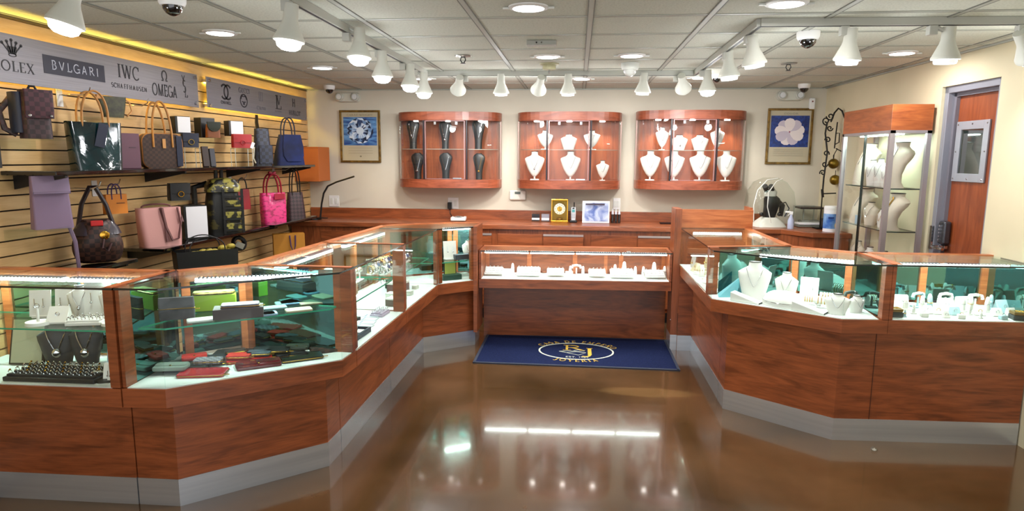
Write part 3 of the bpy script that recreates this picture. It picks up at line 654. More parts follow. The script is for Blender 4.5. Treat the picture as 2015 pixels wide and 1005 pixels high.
def ledge(y, z, label, w=.26, d=.22):
    s = thing('acrylic_ledge', label, 'shelf', (XL+.024, y, z), 0, 'clear acrylic ledges on the slat wall')
    MB().bb((0, -w/2, -.005), (d, w/2, 0)).build('ledge_plate', ACR, s)
    MB().bb((0, -w/2, -.06), (.004, w/2, -.005)).build('back_plate', ACR, s)
    b = MB(); b.bb((d-.004, -w/2, 0), (d, w/2, .012)); b.build('lip', ACR, s)
def hook(y, z, label, L_=.20):
    s = thing('slatwall_hook', label, 'hook', (XL+.024, y, z), 0, 'hooks on the slat wall')
    MB().bb((0, -.022, -.075), (.005, .022, .02)).build('back_plate', WHITE, s, bevel=.002)
    MB().tube([(.004, 0, -.01), (L_*.8, 0, -.012), (L_, 0, .004), (L_+.012, 0, .03)], .004, 6).build('prong', CHROME, s, True)
# ------------------------------------------------------------------ leathers
MONO = tex('brown_monogram', '2a1811', '3e261a', 'checker', (1, 1, 1), 60, rough=.5, ramp=(.2, .8))
DAM = tex('brown_check_canvas', '22130f', '46291f', 'checker', (1, 1, 1), 40, rough=.5)
DAMV = tex('dark_check_canvas', '221014', '3c2228', 'checker', (1, 1, 1), 44, rough=.5)
NAVYC = tex('navy_check_canvas', '10131f', '272c42', 'checker', (1, 1, 1), 34, rough=.45)
TEAL = tex('teal_patent', '04141c', '0d3a3e', 'noise', (1, 1, 1), 4, rough=.08, coat=1, bump=.6, dist=1, ramp=(.3, .7))
OLIVE = tex('olive_canvas', '1e1e10', '38381c', 'noise', (1, 1, 1), 30, rough=.6)
TAN = mat('b8834a', .5, name='tan_leather'); TANE = mat('a36a30', .5)
PINK = mat('d29a94', .5, name='blush_leather'); PINKD = mat('6e4646', .5)
MAUVE = mat('7c6680', .5, name='mauve_leather'); MAUD = mat('5b3a48', .6, name='mauve_board')
MAG = tex('magenta_print', 'a00f4c', 'e0307c', 'noise', (1, 1, 2), 22, rough=.4, ramp=(.38, .5), coat=.2); CRIM = mat('a01030', .4)
REDL = mat('a3121c', .4, name='red_leather'); NAVL = mat('141b33', .45, name='navy_leather'); BLUE = tex('blue_suede', '08143c', '12245c', 'noise', (1, 1, 1), 8, rough=.8)
CAMO = tex('camouflage_print', '0c0a06', '4a4118', 'noise', (1, 1, 1), 16, rough=.45, ramp=(.56, .62), detail=6); YEL = tex('yellow_black_print', '14120a', '9c9240', 'noise', (1, 1, 1), 24, rough=.35, ramp=(.47, .55), coat=.4)
ORG = mat('d07a1c', .55, name='orange_paper'); ORG2 = mat('b8642a', .6, name='orange_board'); WBOX = mat('f0f0f4', .5, name='white_card')
BROWNQ = tex('quilted_brown', '2b1a1c', '452c30', 'checker', (1, 1, 1), 40, rough=.45, rot=(0, .78, 0)); PURP = mat('35184e', .6, name='purple_ribbon')
def place(px0, px1, pyb, pyt, xc, rz, d, zb=None):
    """base point on the wall shelf and the true width and height of a thing seen between two pixels"""
    P = on_x((px0+px1)/2, pyb, xc); k = depth(P)/FPX; zb = P.z if zb is None else zb
    zt_ = z_at((px0+px1)/2, pyt, P.x, P.y); ca = atan2(-P.x, P.y); ph = rz-ca
    w = ((px1-px0)*k-d*abs(sin(ph)))/max(.35, cos(ph))
    return (P.x, P.y, zb), max(.04, w), zt_-zb
def loops(mb, w, h, hw, top, y, r=.0055, flat=1.6, lean=0, k=None):
    """a strap from one side of the bag's mouth over an arch and down the other side"""
    pts = [(-hw, y, h-.03)]+[(-hw*(1-.15*0)*cos(a)*(1 if abs(cos(a)) > .0 else 1), y+lean*sin(a), h+(top-h)*sin(a)**.8) for a in [pi*i/14 for i in range(15)]]+[(hw, y, h-.03)]
    mb.tube(pts, r, 8, flat=flat, k=k, up=(0, 1, 0))
def bagbody(w0, w1, d0, d1, h, bulge=.05, r=.03, n=7, sag=0):
    m = MB(); R = []
    for i in range(n+1):
        t = i/n; s = 1+bulge*sin(pi*t); w = (w0+(w1-w0)*t)*s; d = (d0+(d1-d0)*t)*(1+bulge*3*sin(pi*t))
        ring = rrect(w, d, min(r, d*.45), h*t)
        if i == n and sag: ring = [(x, y, z-sag*(1-(2*x/w1)**2)) for x, y, z in ring]
        R.append(ring)
    return m.loft(R)
def tote(name, label, cat, loc, rz, w0, w1, d, h, m, hm, top, group=None, bulge=.04, hw=.28, sag=0, r=.03, flat=1.6, hr=.0055, hy=None):
    t = thing(name, label, cat, loc, rz, group)
    bagbody(w0, w1, d, d*.55, h, bulge, r, sag=sag).build('bag_body', m, t, True)
    for q in ((-1, 1) if hy is None else hy):
        b = MB(); loops(b, w1, h, w1*hw, top, q*d*.24, hr, flat, q*.01); b.build('handle', hm, t, True)
    return t
# 1 dark checkered backpack
loc, w, h = place(42, 103, 273, 178, -2.76, radians(62), .10); ledge(loc[1], loc[2]-.002, 'clear ledge under the dark checkered backpack', .30, .26)
t = thing('backpack', 'dark brown checkered backpack with a front flap at the top left of the slat wall', 'backpack', loc, radians(62))
bagbody(w*.95, w*.9, .11, .08, h, .02, .03).build('bag_body', DAMV, t, True)
MB().loft([rrect(w*.97, .02, .009, h*z, 0, -.06-(.006 if z > .5 else 0)) for z in (.42, .6, .8, 1.0)]).build('front_flap', tex('maroon_check', '321520', '4c2430', 'checker', (1, 1, 1), 44, rough=.5), t, True)
MB().loft([rrect(w*.4, .10, .03, h*z, -w*.48, .03) for z in (.12, .5, .95)]).build('side_gusset', NAVL, t, True)
for s_ in (-.35, .35):
    MB().ball((s_*w, -.075, h*.47), .008, n=8).build('snap', CHROME, t)
b = MB(); b.tube([(-w*.15, 0, h), (-w*.08, 0, h+.02), (w*.08, 0, h+.02), (w*.15, 0, h)], .006); b.build('top_handle', BLEA, t, True)
b = MB(); b.tube([(-w*.5, .06, h*.9), (-w*.95, .07, h*.55), (-w*.85, .06, h*.2), (-w*.5, .05, h*.08)], .009, 8, flat=1.6); b.build('shoulder_strap', DAMV, t, True)
# 2 teal patent tote
loc, w, h = place(138, 243, 330, 240, -2.74, radians(58), .14, ZU); topz = z_at(190, 180, loc[0], loc[1])-ZU
t = tote('tote_bag', 'glossy dark teal patent tote with tan handles on the upper shelf', 'handbag', loc, radians(58), w*.86, w*1.02, .15, h, TEAL, TAN, topz, bulge=.0, hw=.24, sag=.01, hr=.0058)
b = MB(); b.box((w*.06, -.062, h*.72), (.05, .006, h*.5), Matrix.Rotation(.25, 3, 'Y')); b.build('hanging_tab', NAVL, t)
hook(loc[1]-.03, 1.94, 'white hook plate above the teal tote', .18)
# 3 olive pouch
loc, w, h = place(195, 250, 231, 190, -2.77, radians(60), .05); ledge(loc[1], loc[2]-.002, 'clear ledge under the olive pouch', .24, .2)
t = thing('pouch', 'small olive green patterned pouch with wrist strap below the dark boxed name', 'handbag', loc, radians(60))
bagbody(w*.72, w, .05, .02, h, .03, .02).build('bag_body', OLIVE, t, True)
b = MB(); b.tube([(w*.45, 0, h*.95), (w*.62, 0, h*.75), (w*.68, 0, h*.35), (w*.5, 0, h*.08)], .005, 6); b.build('wrist_strap', TAN, t, True)
MB().box((-w*.45, 0, h*.95), (.03, .03, .025)).build('zip_tab', TAN, t, bevel=.004)
# 4 mauve board
loc, w, h = place(232, 275, 326, 262, -2.76, radians(75), .03, ZU)
t = thing('flat_box', 'upright mauve flat gift box between the teal tote and brown satchel', 'box', loc, radians(75)); MB().box((0, 0, h/2), (w, .035, h)).build('box_body', MAUD, t, bevel=.004)
b = MB(); b.box((0.02, -.019, h*.6), (w*.3, .002, .004)); b.build('stamp', mat('3a2530', .5), t)
# 5 monogram satchel
loc, w, h = place(279, 357, 326, 264, -2.74, radians(50), .12, ZU); topz = z_at(305, 200, loc[0], loc[1])-ZU
t = thing('satchel', 'brown monogram canvas satchel with long tan handles on the upper shelf', 'handbag', loc, radians(50))
MB().loft([rrect(w, h, .05, y) for y in (-.06, -.045, .045, .06)]).build('bag_body', MONO, t, True)
t.children[0].rotation_euler = (pi/2, 0, 0); t.children[0].location = (0, 0, h/2)
for y in (-.052, .052):
    b = MB(); b.tube([(x, y, z+h/2) for x, z, _ in rrect(w*1.01, h*1.01, .05, 0)], .004, 6, True); b.build('piping', TANE, t, True)
for y in (-.065, .065):
    b = MB(); loops(b, w, h*.75, w*.24, topz, y, .0065, 1.9, .02); b.build('handle', TAN, t, True)
MB().box((w*.40, -.07, h*.5), (.035, .008, h*.9), 0).build('luggage_strap', NAVL, t, bevel=.002)
MB().box((w*.02, -.07, h*.72), (.02, .006, .06)).build('leather_tab', TAN, t, bevel=.002)
hook(loc[1]-.12, 1.92, 'white hook plate behind the satchel handles', .18)
# helper: presentation box (black sides, white face) and a small flap bag on wire stand
def pbox(label, px0, px1, pyb, pyt, xc, rz, d, zb, face=WBOX, ins=.16, xo=0, name='gift_box'):
    loc, w, h = place(px0, px1, pyb, pyt, xc, rz, d, zb); t = thing(name, label, 'box', loc, rz)
    MB().box((0, 0, h/2), (w, d, h)).build('box_body', BLACK, t, bevel=.003)
    if face: MB().box((w*.06+xo, -d/2-.001, h*.52), (w*(1-ins), .003, h*.9)).build('white_face', face, t)
    return t, w, h
def flapbag(label, px0, px1, pyb, pyt, xc, rz, m, clasp=CHROME, zb=None, d=.05, stand=True, tagm=None):
    loc, w, h = place(px0, px1, pyb, pyt, xc, rz, d, zb)
    t = thing('flap_bag', label, 'handbag', loc, rz)
    bagbody(w, w*.96, d, d*.8, h, .02, .015).build('bag_body', m, t, True)
    MB().loft([rrect(w*.98, .012, .005, h*z, 0, -d*.52) for z in (.40, .7, 1.0)]).build('front_flap', m, t, True)
    b = MB(); b.tube([(.018*cos(a), -d*.52-.010, h*.38+.018*sin(a)) for a in [2*pi*i/14 for i in range(14)]], .0035, 6, True); b.build('clasp', clasp, t, True)
    if tagm: b = MB(); b.box((w*.52, -d*.5, h*.2), (.025, .002, .05), Matrix.Rotation(.4, 3, 'Y')); b.build('price_tag', WBOX, t)
    if stand and zb is None:
        s = thing('wire_stand', 'thin clear stand holding up the '+label.split(' beside')[0].split(' on')[0], 'stand', (loc[0], loc[1], ZU), rz)
        hh = loc[2]-ZU; b = MB()
        if hh > .03:
            for q in (-1, 1): b.tube([(q*w*.45, -.04, 0), (q*w*.45, -.04, hh-.006), (q*w*.45, .05, hh-.006), (q*w*.45, .05, 0)], .003, 6)
            b.build('wire_frame', mat('c9ccc8', .2, metal=.6), s, True); MB().box((0, 0, hh-.003), (w, .1, .004)).build('plate', ACR, s)
    return t
pbox('black presentation box with white face above the navy flap bag', 338, 374, 263, 229, -2.79, radians(62), .07, None)
flapbag('small navy flap bag with round gold clasp on clear stand', 357, 391, 290, 262, -2.72, radians(50), NAVL, mat('b8a268', .2, metal=1))
loc, w, h = place(386, 422, 271, 232, -2.80, radians(68), .07); t = thing('gift_box', 'open black box behind the brown and green rounded pouch', 'box', loc, radians(68))
MB().box((0, 0, h/2), (w, .08, h)).build('box_body', BLACK, t, bevel=.003); ledge(loc[1]+.1, loc[2]-.002, 'clear ledge under the brown and green pouch', .40, .2)
loc, w, h = place(405, 434, 271, 240, -2.72, radians(50), .04, loc[2]); t = thing('pouch', 'small tan pouch with dark green rounded flap beside the open black box', 'handbag', loc, radians(50))
bagbody(w, w*.9, .045, .03, h*.85, .02, .015).build('bag_body', mat('80451c', .5), t, True)
b = MB(); b.loft([[(x, y, h-q) for x, y, _ in rrect(w*s, .012, .005, 0, 0, -.03)] for q, s in ((h*.6, .35), (h*.5, .7), (h*.3, .95), (0, .98))]); b.build('front_flap', mat('22281c', .45), t, True)
for i, (a, c) in enumerate(((398, 412), (413, 424))):
    loc, w, h = place(a, c, 325, 288+i*4, -2.76+.03*i, radians(60), .02, ZU); t = thing('leather_folder', ['dark brown folder standing behind the slate folder', 'slate grey folder leaning before the dark brown folder'][i], 'folder', loc, radians(60))
    MB().box((0, 0, h/2), (w, .022, h), Matrix.Rotation(-.12, 3, 'X')).build('cover', [mat('2c1812', .5), mat('33333c', .5)][i], t, bevel=.003)
pbox('black presentation box with white face above the red flap bag', 443, 478, 268, 238, -2.79, radians(62), .07, None)
flapbag('small red flap bag with white price tag on clear stand', 456, 495, 291, 264, -2.72, radians(50), REDL, REDL, tagm=1)
# sling backpack
loc, w, h = place(498, 537, 321, 253, -2.72, radians(48), .09, ZU)
t = thing('sling_backpack', 'navy checkered sling bag with upright padded strap on the upper shelf', 'backpack', loc, radians(48))
bagbody(w, w*.8, .09, .05, h, .02, .03).build('bag_body', NAVYC, t, True)
MB().loft([rrect(w*.8, .02, .008, h*z, .01, -.05) for z in (.05, .3, .55)]).build('front_pocket', NAVYC, t, True)
topz = z_at(508, 226, loc[0], loc[1])-ZU
b = MB(); b.tube([(-.02, .02, h*.9), (-.03, .02, topz*.85), (-.03, .01, topz)], [.03, .028, .022], 8, flat=.4); b.build('padded_strap', BLEA, t, True)
b = MB(); b.tube([(-w*.55, -.03, h*.5), (-w*.62, -.03, h*.2), (-w*.5, -.03, .02)], .01, 6); b.build('zip_chain', CHROME, t, True)
# blue handbag
loc, w, h = place(538, 600, 323, 265, -2.70, radians(45), .14, ZU); topz = z_at(558, 232, loc[0], loc[1])-ZU
t = tote('handbag', 'slouchy royal blue handbag with arched handles at the end of the upper shelf', 'handbag', loc, radians(45), w, w*.62, .15, h, BLUE, NAVL, topz, bulge=.04, hw=.32, sag=.02, flat=1.0, hr=.0065)
MB().loft([rrect(w*s, .014, .006, h*z, .02, -.085+.03*z) for z, s in ((.12, .5), (.3, .72), (.6, .74), (1.0, .6))]).build('front_flap', BLUE, t, True)
# orange box on the wall at the corner
loc, w, h = place(575, 630, 356, 289, -2.84, radians(60), .10)
t = thing('orange_box', 'plain orange carton at the corner beside the blue handbag', 'box', (XL+.024+.13, 6.62, loc[2]), 0); MB().box((0, 0, h/2), (.26, .30, h)).build('box_body', ORG2, t, bevel=.003)
MB().box((0, -.151, h*.97), (.262, .002, .01)).build('lid_edge', mat('9c5420', .6), t)
ledge(6.62, loc[2]-.002, 'clear ledge under the orange carton', .28, .27)
# lower row -----------------------------------------------------------
loc, w, h = place(68, 140, 449, 346, -2.72, radians(56), .09); ledge(loc[1], loc[2]-.002, 'clear ledge under the mauve flap bag', .20, .26)
t = thing('flap_bag', 'tall mauve leather flap bag on a clear ledge, lower left of the slat wall', 'handbag', loc, radians(56))
bagbody(w, w*.92, .09, .03, h, .0, .012).build('bag_body', MAUVE, t, True)
MB().loft([rrect(w*.95, .016, .006, h*z, 0, -.062+.03*z) for z in (.68, .85, 1.005)]).build('front_flap', mat('83708a', .5), t, True)
b = MB(); b.box((0, -.047, h*.685), (w*.95, .004, .012)); b.build('flap_binding', mat('5f4f66', .5), t)
b = MB(); b.tube([(w*.42, .02, .03), (w*.55, .0, -.08), (w*.58, 0, -.22), (w*.45, .0, -.30), (w*.2, 0, -.33), (w*.0, .02, -.30)], .005, 6, flat=2); b.build('shoulder_strap', mat('6f5d74', .5), t, True)
# hobo
loc, w, h = place(150, 242, 515, 435, -2.72, radians(45), .16, .985); topz = z_at(185, 364, loc[0], loc[1])-.985
t = thing('hobo_bag', 'brown checkered hobo bag with round gold clasp and broad dark strap', 'handbag', loc, radians(45))
m = MB(); R = []
for i in range(9):
    q = i/8; wd = w*(.78+.30*sin(pi*min(1, q*1.25)*.8)-.35*q**2); dd = .10+.09*sin(pi*q*.85)
    R.append([(x, y, z+(.03*(2*x/wd)**2 if i == 8 else 0)) for x, y, z in rrect(wd, dd, dd*.48, h*q)])
m.loft(R); m.build('bag_body', DAM, t, True, sub=1)
m = MB(); m.loft([rrect(w*s, dd, dd*.48, h*q) for q, s, dd in ((.70, .97, .168), (.85, .86, .14), (1.0, .66, .095))]); m.build('leather_yoke', mat('2f2630', .35, coat=.3), t, True)
b = MB(); b.tube([(-w*.36, 0, h*.8), (-w*.24, 0, h+(topz-h)*.5), (-w*.06, 0, topz*.98), (w*.04, 0, topz*.98), (w*.22, 0, h+(topz-h)*.45), (w*.34, 0, h*.85)], .012, 8, flat=1.4, up=(0, 1, 0)); b.build('shoulder_strap', mat('20141a', .4), t, True)
b = MB(); b.lathe([(.024, 0), (.024, .006), (.014, .010)], (0, 0, 0), 18); o = b.build('clasp', GOLD, t, True); o.rotation_euler = (pi/2, 0, 0); o.location = (w*.10, -.092, h*.70)
MB().box((w*-.02, -.07, h*.98), (.06, .02, .03)).build('red_label', mat('c01818', .5), t, bevel=.004)
b = MB(); b.tube([(w*.08, -.098, h*.62), (w*.04, -.104, h*.4), (w*.14, -.104, h*.33), (w*.22, -.09, h*.5)], .006, 6); b.build('key_strap', mat('4a3030', .4), t, True)
hook(loc[1]-.02, z_at(185, 366, -2.8, loc[1]), 'white hook plate above the hobo bag', .24)
# small orange paper bag on a hook
loc, w, h = place(207, 249, 420, 382, -2.78, radians(62), .05)
t = thing('paper_bag', 'small orange paper bag with purple handles hanging by the hobo bag', 'bag', loc, radians(62))
MB().loft([rrect(w, .055, .002, 0), rrect(w, .05, .002, h)]).build('bag_body', ORG, t); hz = z_at(225, 362, loc[0], loc[1])-loc[2]
for q in (-1, 1):
    b = MB(); loops(b, w, h, w*.22, hz, q*.024, .004, 1.0); b.build('handle', PURP, t, True)
b = MB(); b.box((0.02, -.028, h*.55), (w*.4, .001, .006)); b.build('stamp', mat('7a4208', .6), t)
hook(loc[1], loc[2]+hz, 'white hook plate holding the small orange paper bag', .16)
# black bag on ledge
t = flapbag('small quilted black bag with a gold clasp on a clear ledge', 331, 374, 394, 360, -2.74, radians(52), BLEA, GOLD, None, .07, False)
ledge(t.location.y, t.location.z-.002, 'clear ledge under the small black clasp bag', .30, .24)
# pink tote
loc, w, h = place(272, 362, 488, 408, -2.73, radians(52), .15, ZL)
t = tote('tote_bag', 'blush pink leather tote with long thin straps on the lower shelf', 'handbag', loc, radians(52), w*.86, w, .15, h, PINK, PINKD, h+.02, bulge=.01, hw=.33, r=.035, hy=(1,))
b = MB(); b.tube([(-w*.02, -.06, h*.98), (w*.0, -.075, h*1.0), (w*.06, -.082, h*.5), (w*.18, -.085, h*.15), (w*.32, -.085, h*.2), (w*.40, -.075, h*.6), (w*.36, -.06, h*1.0)], .007, 6, flat=1.5); b.build('shoulder_strap', PINKD, t, True)
b = MB(); b.tube([(-w*.02, -.055, h*1.0), (w*.04, -.078, h*.6), (w*.06, -.084, h*.12)], .006, 6, flat=1.5); b.build('shoulder_strap', PINKD, t, True)
b = MB(); b.lathe([(.012, 0), (.0, .05)], (w*.45, -.06, h*.62), 8); b.build('tassel', PINKD, t)
# tall black and white box
pbox('tall black box with a white face between the pink tote and backpack', 357, 407, 470, 403, -2.72, radians(48), .13, ZL, ins=.10)
# camouflage backpack
loc, w, h = place(400, 484, 462, 353, -2.70, radians(42), .16, ZL)
t = thing('backpack', 'black and yellow camouflage backpack with buckled straps on the lower shelf', 'backpack', loc, radians(42))
bagbody(w*.86, w*.62, .17, .12, h, .08, .05).build('bag_body', CAMO, t, True)
MB().loft([rrect(w*s, .20*s+.02, .04, h*z, .0, -.02) for z, s in ((.78, .80), (.9, .78), (1.0, .6), (1.03, .3))]).build('top_lid', YEL, t, True)
for i in range(3):
    MB().box((w*.16, -.105, h*(.14+.21*i)), (w*.42, .02, h*.13)).build('front_panel', YEL, t, bevel=.008)
for x in (-w*.06, w*.38): MB().box((x, -.112, h*.42), (.018, .012, h*.82)).build('front_strap', BLACK, t)
for i in range(4): MB().box((w*.16, -.117, h*(.075+.205*i)), (w*.5, .008, .016)).build('cross_strap', BLACK, t)
b = MB(); b.tube([(-.03, .04, h), (-.03, .03, h+.08), (.01, .03, h+.08), (.01, .04, h)], .01, 6, flat=1.5); b.build('top_handle', BLACK, t, True)
b = MB(); b.tube([(-w*.3, .06, h*.92), (-w*.62, .04, h*.86), (-w*.62, .03, h*.4), (-w*.45, .05, h*.1)], .016, 6, flat=1.5); b.build('shoulder_strap', BLACK, t, True)
# red pouch behind backpack
loc, w, h = place(464, 494, 412, 372, -2.80, radians(62), .03)
t = thing('pouch', 'small plain red pouch hanging behind the camouflage backpack', 'handbag', loc, radians(62)); bagbody(w, w*.9, .03, .02, h, .03, .012).build('bag_body', mat('8e1620', .5), t, True)
hz = z_at(468, 350, loc[0], loc[1])-loc[2]; b = MB(); loops(b, w, h, w*.3, hz, 0, .005, 1.2); b.build('handle', BLEA, t, True); hook(loc[1], loc[2]+hz, 'white hook plate holding the red pouch', .14)
# magenta tote
loc, w, h = place(511, 567, 437, 379, -2.72, radians(48), .13, ZL); topz = z_at(537, 342, loc[0], loc[1])-ZL
t = tote('tote_bag', 'bright magenta printed tote with tied ribbon handles on the lower shelf', 'handbag', loc, radians(48), w*.9, w, .13, h, MAG, CRIM, topz, bulge=.02, hw=.30, hr=.007)
b = MB(); b.box((0.0, -.01, topz), (.07, .03, .02), Matrix.Rotation(.5, 3, 'Y')); b.box((0.0, -.01, topz), (.07, .03, .02), Matrix.Rotation(-.5, 3, 'Y')); b.build('ribbon_bow', CRIM, t, bevel=.004)
MB().box((w*.16, -.068, h*.88), (w*.42, .006, h*.2)).build('leather_patch', CRIM, t, bevel=.002)
# quilted brown bag
loc, w, h = place(562, 603, 430, 378, -2.70, radians(48), .10, ZL); topz = z_at(577, 332, loc[0], loc[1])-ZL
tote('tote_bag', 'dark brown quilted bag with tall black handles beside the magenta tote', 'handbag', loc, radians(48), w, w*.82, .10, h, BROWNQ, BLACK, topz, bulge=.02, hw=.28)
hook(loc[1], ZL+topz, 'white hook plate above the quilted brown bag', .16)
# yellow paper bag on low ledge
loc, w, h = place(540, 600, 515, 459, -2.62, radians(30), .10)
t = thing('paper_bag', 'amber paper shopping bag with purple cord handle under the magenta tote', 'bag', loc, radians(30)); MB().loft([rrect(w, .11, .003, 0), rrect(w, .10, .003, h)]).build('bag_body', mat('b87a1e', .6), t)
b = MB(); b.tube([(w*.02, -.055, h*.95), (w*.04, -.075, h*.6), (w*.12, -.08, h*.35), (w*.18, -.075, h*.6), (w*.2, -.055, h*.95)], .006, 6); b.build('handle', PURP, t, True)
wall_shelf('low black shelf under the amber paper bag', loc[1]-.35, loc[1]+.35, loc[2], -2.50)
# black gift bag with gold tissue
loc, w, h = place(350, 464, 540, 490, -2.47, radians(44), .16)
t = thing('gift_bag', 'wide black gift bag with gold tissue and wire handles on a low shelf', 'bag', loc, radians(44)); MB().loft([rrect(w, .16, .003, 0), rrect(w*1.05, .15, .003, h)], capped=False).build('bag_body', BLACK, t)
MB().box((0, 0, .003), (w*.98, .15, .005)).build('bag_floor', BLACK, t)
b = MB()
for i in range(9): b.ball((-w*.2+i*.03, random.uniform(-.04, .04), h*.93+random.uniform(-.02, .02)), .03, (1, .6, .7), 6)
b.build('tissue', mat('a8963a', .4, metal=.3), t, True)
for q in (-1, 1):
    b = MB(); loops(b, w, h, w*.3, h+.09, q*.07, .004, 1.0); b.build('handle', BLACK, t, True)
wall_shelf('low black shelf under the black gift bag', loc[1]-.32, loc[1]+.4, loc[2], -2.36)
# watch in its plastic on a ledge
loc, w, h = place(452, 500, 490, 470, -2.72, radians(50), .06); ledge(loc[1], loc[2]-.002, 'clear ledge under the bagged black watch', .34, .22)
t = thing('wrapped_watch', 'black round watch wrapped in crinkled clear plastic under the camouflage backpack', 'watch', loc, radians(50))
b = MB(); b.tube([(.045*cos(a)-.02, .0+.02*sin(a), .05+.045*sin(a)) for a in [2*pi*i/20 for i in range(20)]], .022, 8, True, flat=.8); b.build('band', BLACK, t, True)
MB().box((-.03, -.04, .04), (.07, .01, .045), Matrix.Rotation(.5, 3, 'Y')).build('label', mat('9a988a', .5), t)
b = MB(); b.ball((.08, 0, .045), .07, (1.3, .5, .65), 10); b.build('plastic_wrap', ACR, t)
# framed notice at the edge
t = thing('picture_frame', 'slim black framed notice hung on the slat wall at its near end', 'picture frame', (XL+.024, 2.86, 1.675))
z0, z1 = 1.531, 1.821
MB().bb((0, -.16, -.145), (.018, .16, .145)).build('frame', BLACK, t, bevel=.003); MB().bb((.0185, -.14, -.125), (.0195, .14, .125)).build('print', mat('c9d4dc', .3), t)
# ------------------------------------------------------------------ back counter
ZK = .945; YF = 6.25
t = thing('back_counter', 'long cherry laminate counter along the back wall with sliding doors', 'counter', (0, 0, 0))
ct = [(XL+.03, YF), (1.62, YF+.03), (1.92, YF+.03), (2.12, 6.02), (wr(6.02)-.01, 6.02), (wr(YB)-.01, YB-.005), (XL+.03, YB-.005)]
MB().prism(ct, ZK-.045, ZK).build('worktop', WOOD, t, bevel=.004)
bd = [(XL+.05, YF+.03), (1.60, YF+.06), (1.90, YF+.06), (2.14, 6.05), (wr(6.02)-.02, 6.05), (wr(YB)-.02, YB-.01), (XL+.05, YB-.01)]
MB().prism(bd, .10, ZK-.045).build('cabinet_body', WOODV, t); MB().prism(bd, .0, .10).build('plinth', BLACK, t)
MB().bb((XL+.03, YB-.028, ZK), (2.02, YB-.006, 1.045)).build('backsplash', WOOD, t, bevel=.002)
xs = [-2.60, -1.70, -.80, .115, 1.03]
for i, x in enumerate(xs):
    yy = YF+.03+.007*i
    MB().bb((x+.03, yy-.008, .14), (x+.47, yy, .855)).build('fixed_panel', WOOD, t, bevel=.002)
    dd = MB().bb((x+.48, yy-.018, .14), (x+.87, yy-.006, .835)).build('sliding_door', WOOD, t, bevel=.002)
    MB().bb((x+.48, yy-.022, .840), (x+.87, yy-.004, .858)).build('pull_channel', mat('b9aaa6', .3, metal=.5), dd)
# wall display cabinets -------------------------------------------------
CABW = wood('cabinet_cherry', '6a2e18', 'a2563a'); CABB = wood('cabinet_back', '6c3016', '9c4e26', 'v', .4)
SPOT = lit('puck_lamp', (1, .96, .9), 30)
def dshape(a, dpt, n=2.6, N=26, s=1.0):
    out = []
    for i in range(N+1):
        th = pi*i/N; c, q = cos(th), sin(th)
        out.append((-a*s*(abs(c)**(2/n))*(1 if c >= 0 else -1), -dpt*s*(abs(q)**(2/n))))
    return out
def wall_cab(label, x0, x1, z0, z1, cols):
    cx_, a = (x0+x1)/2, (x1-x0)/2; D = .32
    t = thing('wall_display_cabinet', label, 'display cabinet', (cx_, YB, z0), 0)
    H = z1-z0; out = dshape(a, D); ins = dshape(a-.02, D-.02)
    def P(o): return [(x, y) for x, y in o]+[(a, 0), (-a, 0)][:0]
    MB().prism(P(out), 0, .085).build('cabinet_base', CABW, t)
    MB().prism(P(out), H-.085, H).build('cabinet_header', CABW, t)
    MB().bb((-a+.012, -.015, .085), (a-.012, -.002, H-.085)).build('back_panel', CABB, t)
    for q in (-1, 1): MB().bb((q*(a-.012), -.05, .085), (q*a, -.002, H-.085)).build('side_stile', mat('a88a80', .3, metal=.5), t)
    g = dshape(a-.010, D-.012); m = len(g)
    gx = a*.37
    for q in (-1, 1):
        pts = [p for p in g if q*p[0] > gx-.0]
        edge = (q*gx, -D+.012); pts = ([edge]+pts) if q > 0 and pts[0][0] < pts[-1][0] else pts+[edge] if q < 0 else pts
        pts = sorted(pts, key=lambda p: (q*p[0]*1.0-p[1]*-1.0))
        # order along the curve by angle
        pts = sorted(pts, key=lambda p: atan2(-p[1], p[0]))
        b = MB()
        for i in range(len(pts)-1): pane(b, pts[i], pts[i+1], .085, H-.085, .004)
        b.build('curved_pane', GCAB, t)
    dY = -D+.010
    b = MB(); b.bb((-gx, dY-.004, .095), (gx, dY, H-.095)); dd = b.build('glass_door', GCAB, t)
    b = MB()
    for x in (-gx, gx): b.bb((x-.004, dY-.008, .09), (x+.004, dY+.012, H-.09))
    for z in (.09, H-.095): b.bb((-gx, dY-.008, z), (gx, dY+.002, z+.005))
    b.build('door_edging', mat('b08a8a', .3, metal=.6), dd)
    for x in (-gx-.02, gx+.02): MB().bb((x-.008, dY, .088), (x+.008, dY+.022, H-.088)).build('door_post', mat('1c1018', .3), t)
    MB().bb((gx-.12, dY-.012, .092), (gx-.03, dY-.002, .105)).build('door_lock', CHROME, dd)
    for x in (-gx+.1, gx-.08): MB().bb((x-.012, dY-.008, H-.13), (x+.012, dY+.006, H-.10)).build('hinge', CHROME, dd)
    zs = z_cab_shelf-z0
    b = MB(); b.prism(dshape(a-.03, D-.05), zs-.006, zs, 1, 0); b.build('glass_shelf', [GCAB, mat('9a9a90', .2)], t)
    for q in (-.62, 0, .62):
        b = MB(); b.lathe([(.028, 0), (.028, .006)], (q*a, -.16, H-.0925), 14); b.build('puck_light', SPOT, t, True)
        l = bpy.data.lights.new('puck', 'SPOT'); l.energy = 11; l.spot_size = 2.0; l.spot_blend = .6; l.shadow_soft_size = .02; l.color = (1, .94, .86)
        lo = bpy.data.objects.new('puck_beam', l); COL.objects.link(lo); lo.parent = t; lo.location = (q*a, -.16, H-.10)
    return t
z_cab_shelf = 1.68
wall_cab('curved wall cabinet of black necklace stands beside the diamond poster', -1.885, -.80, 1.285, 2.05, 3)
wall_cab('curved wall cabinet with six white busts in the middle of the back wall', -.625, .44, 1.285, 2.05, 3)
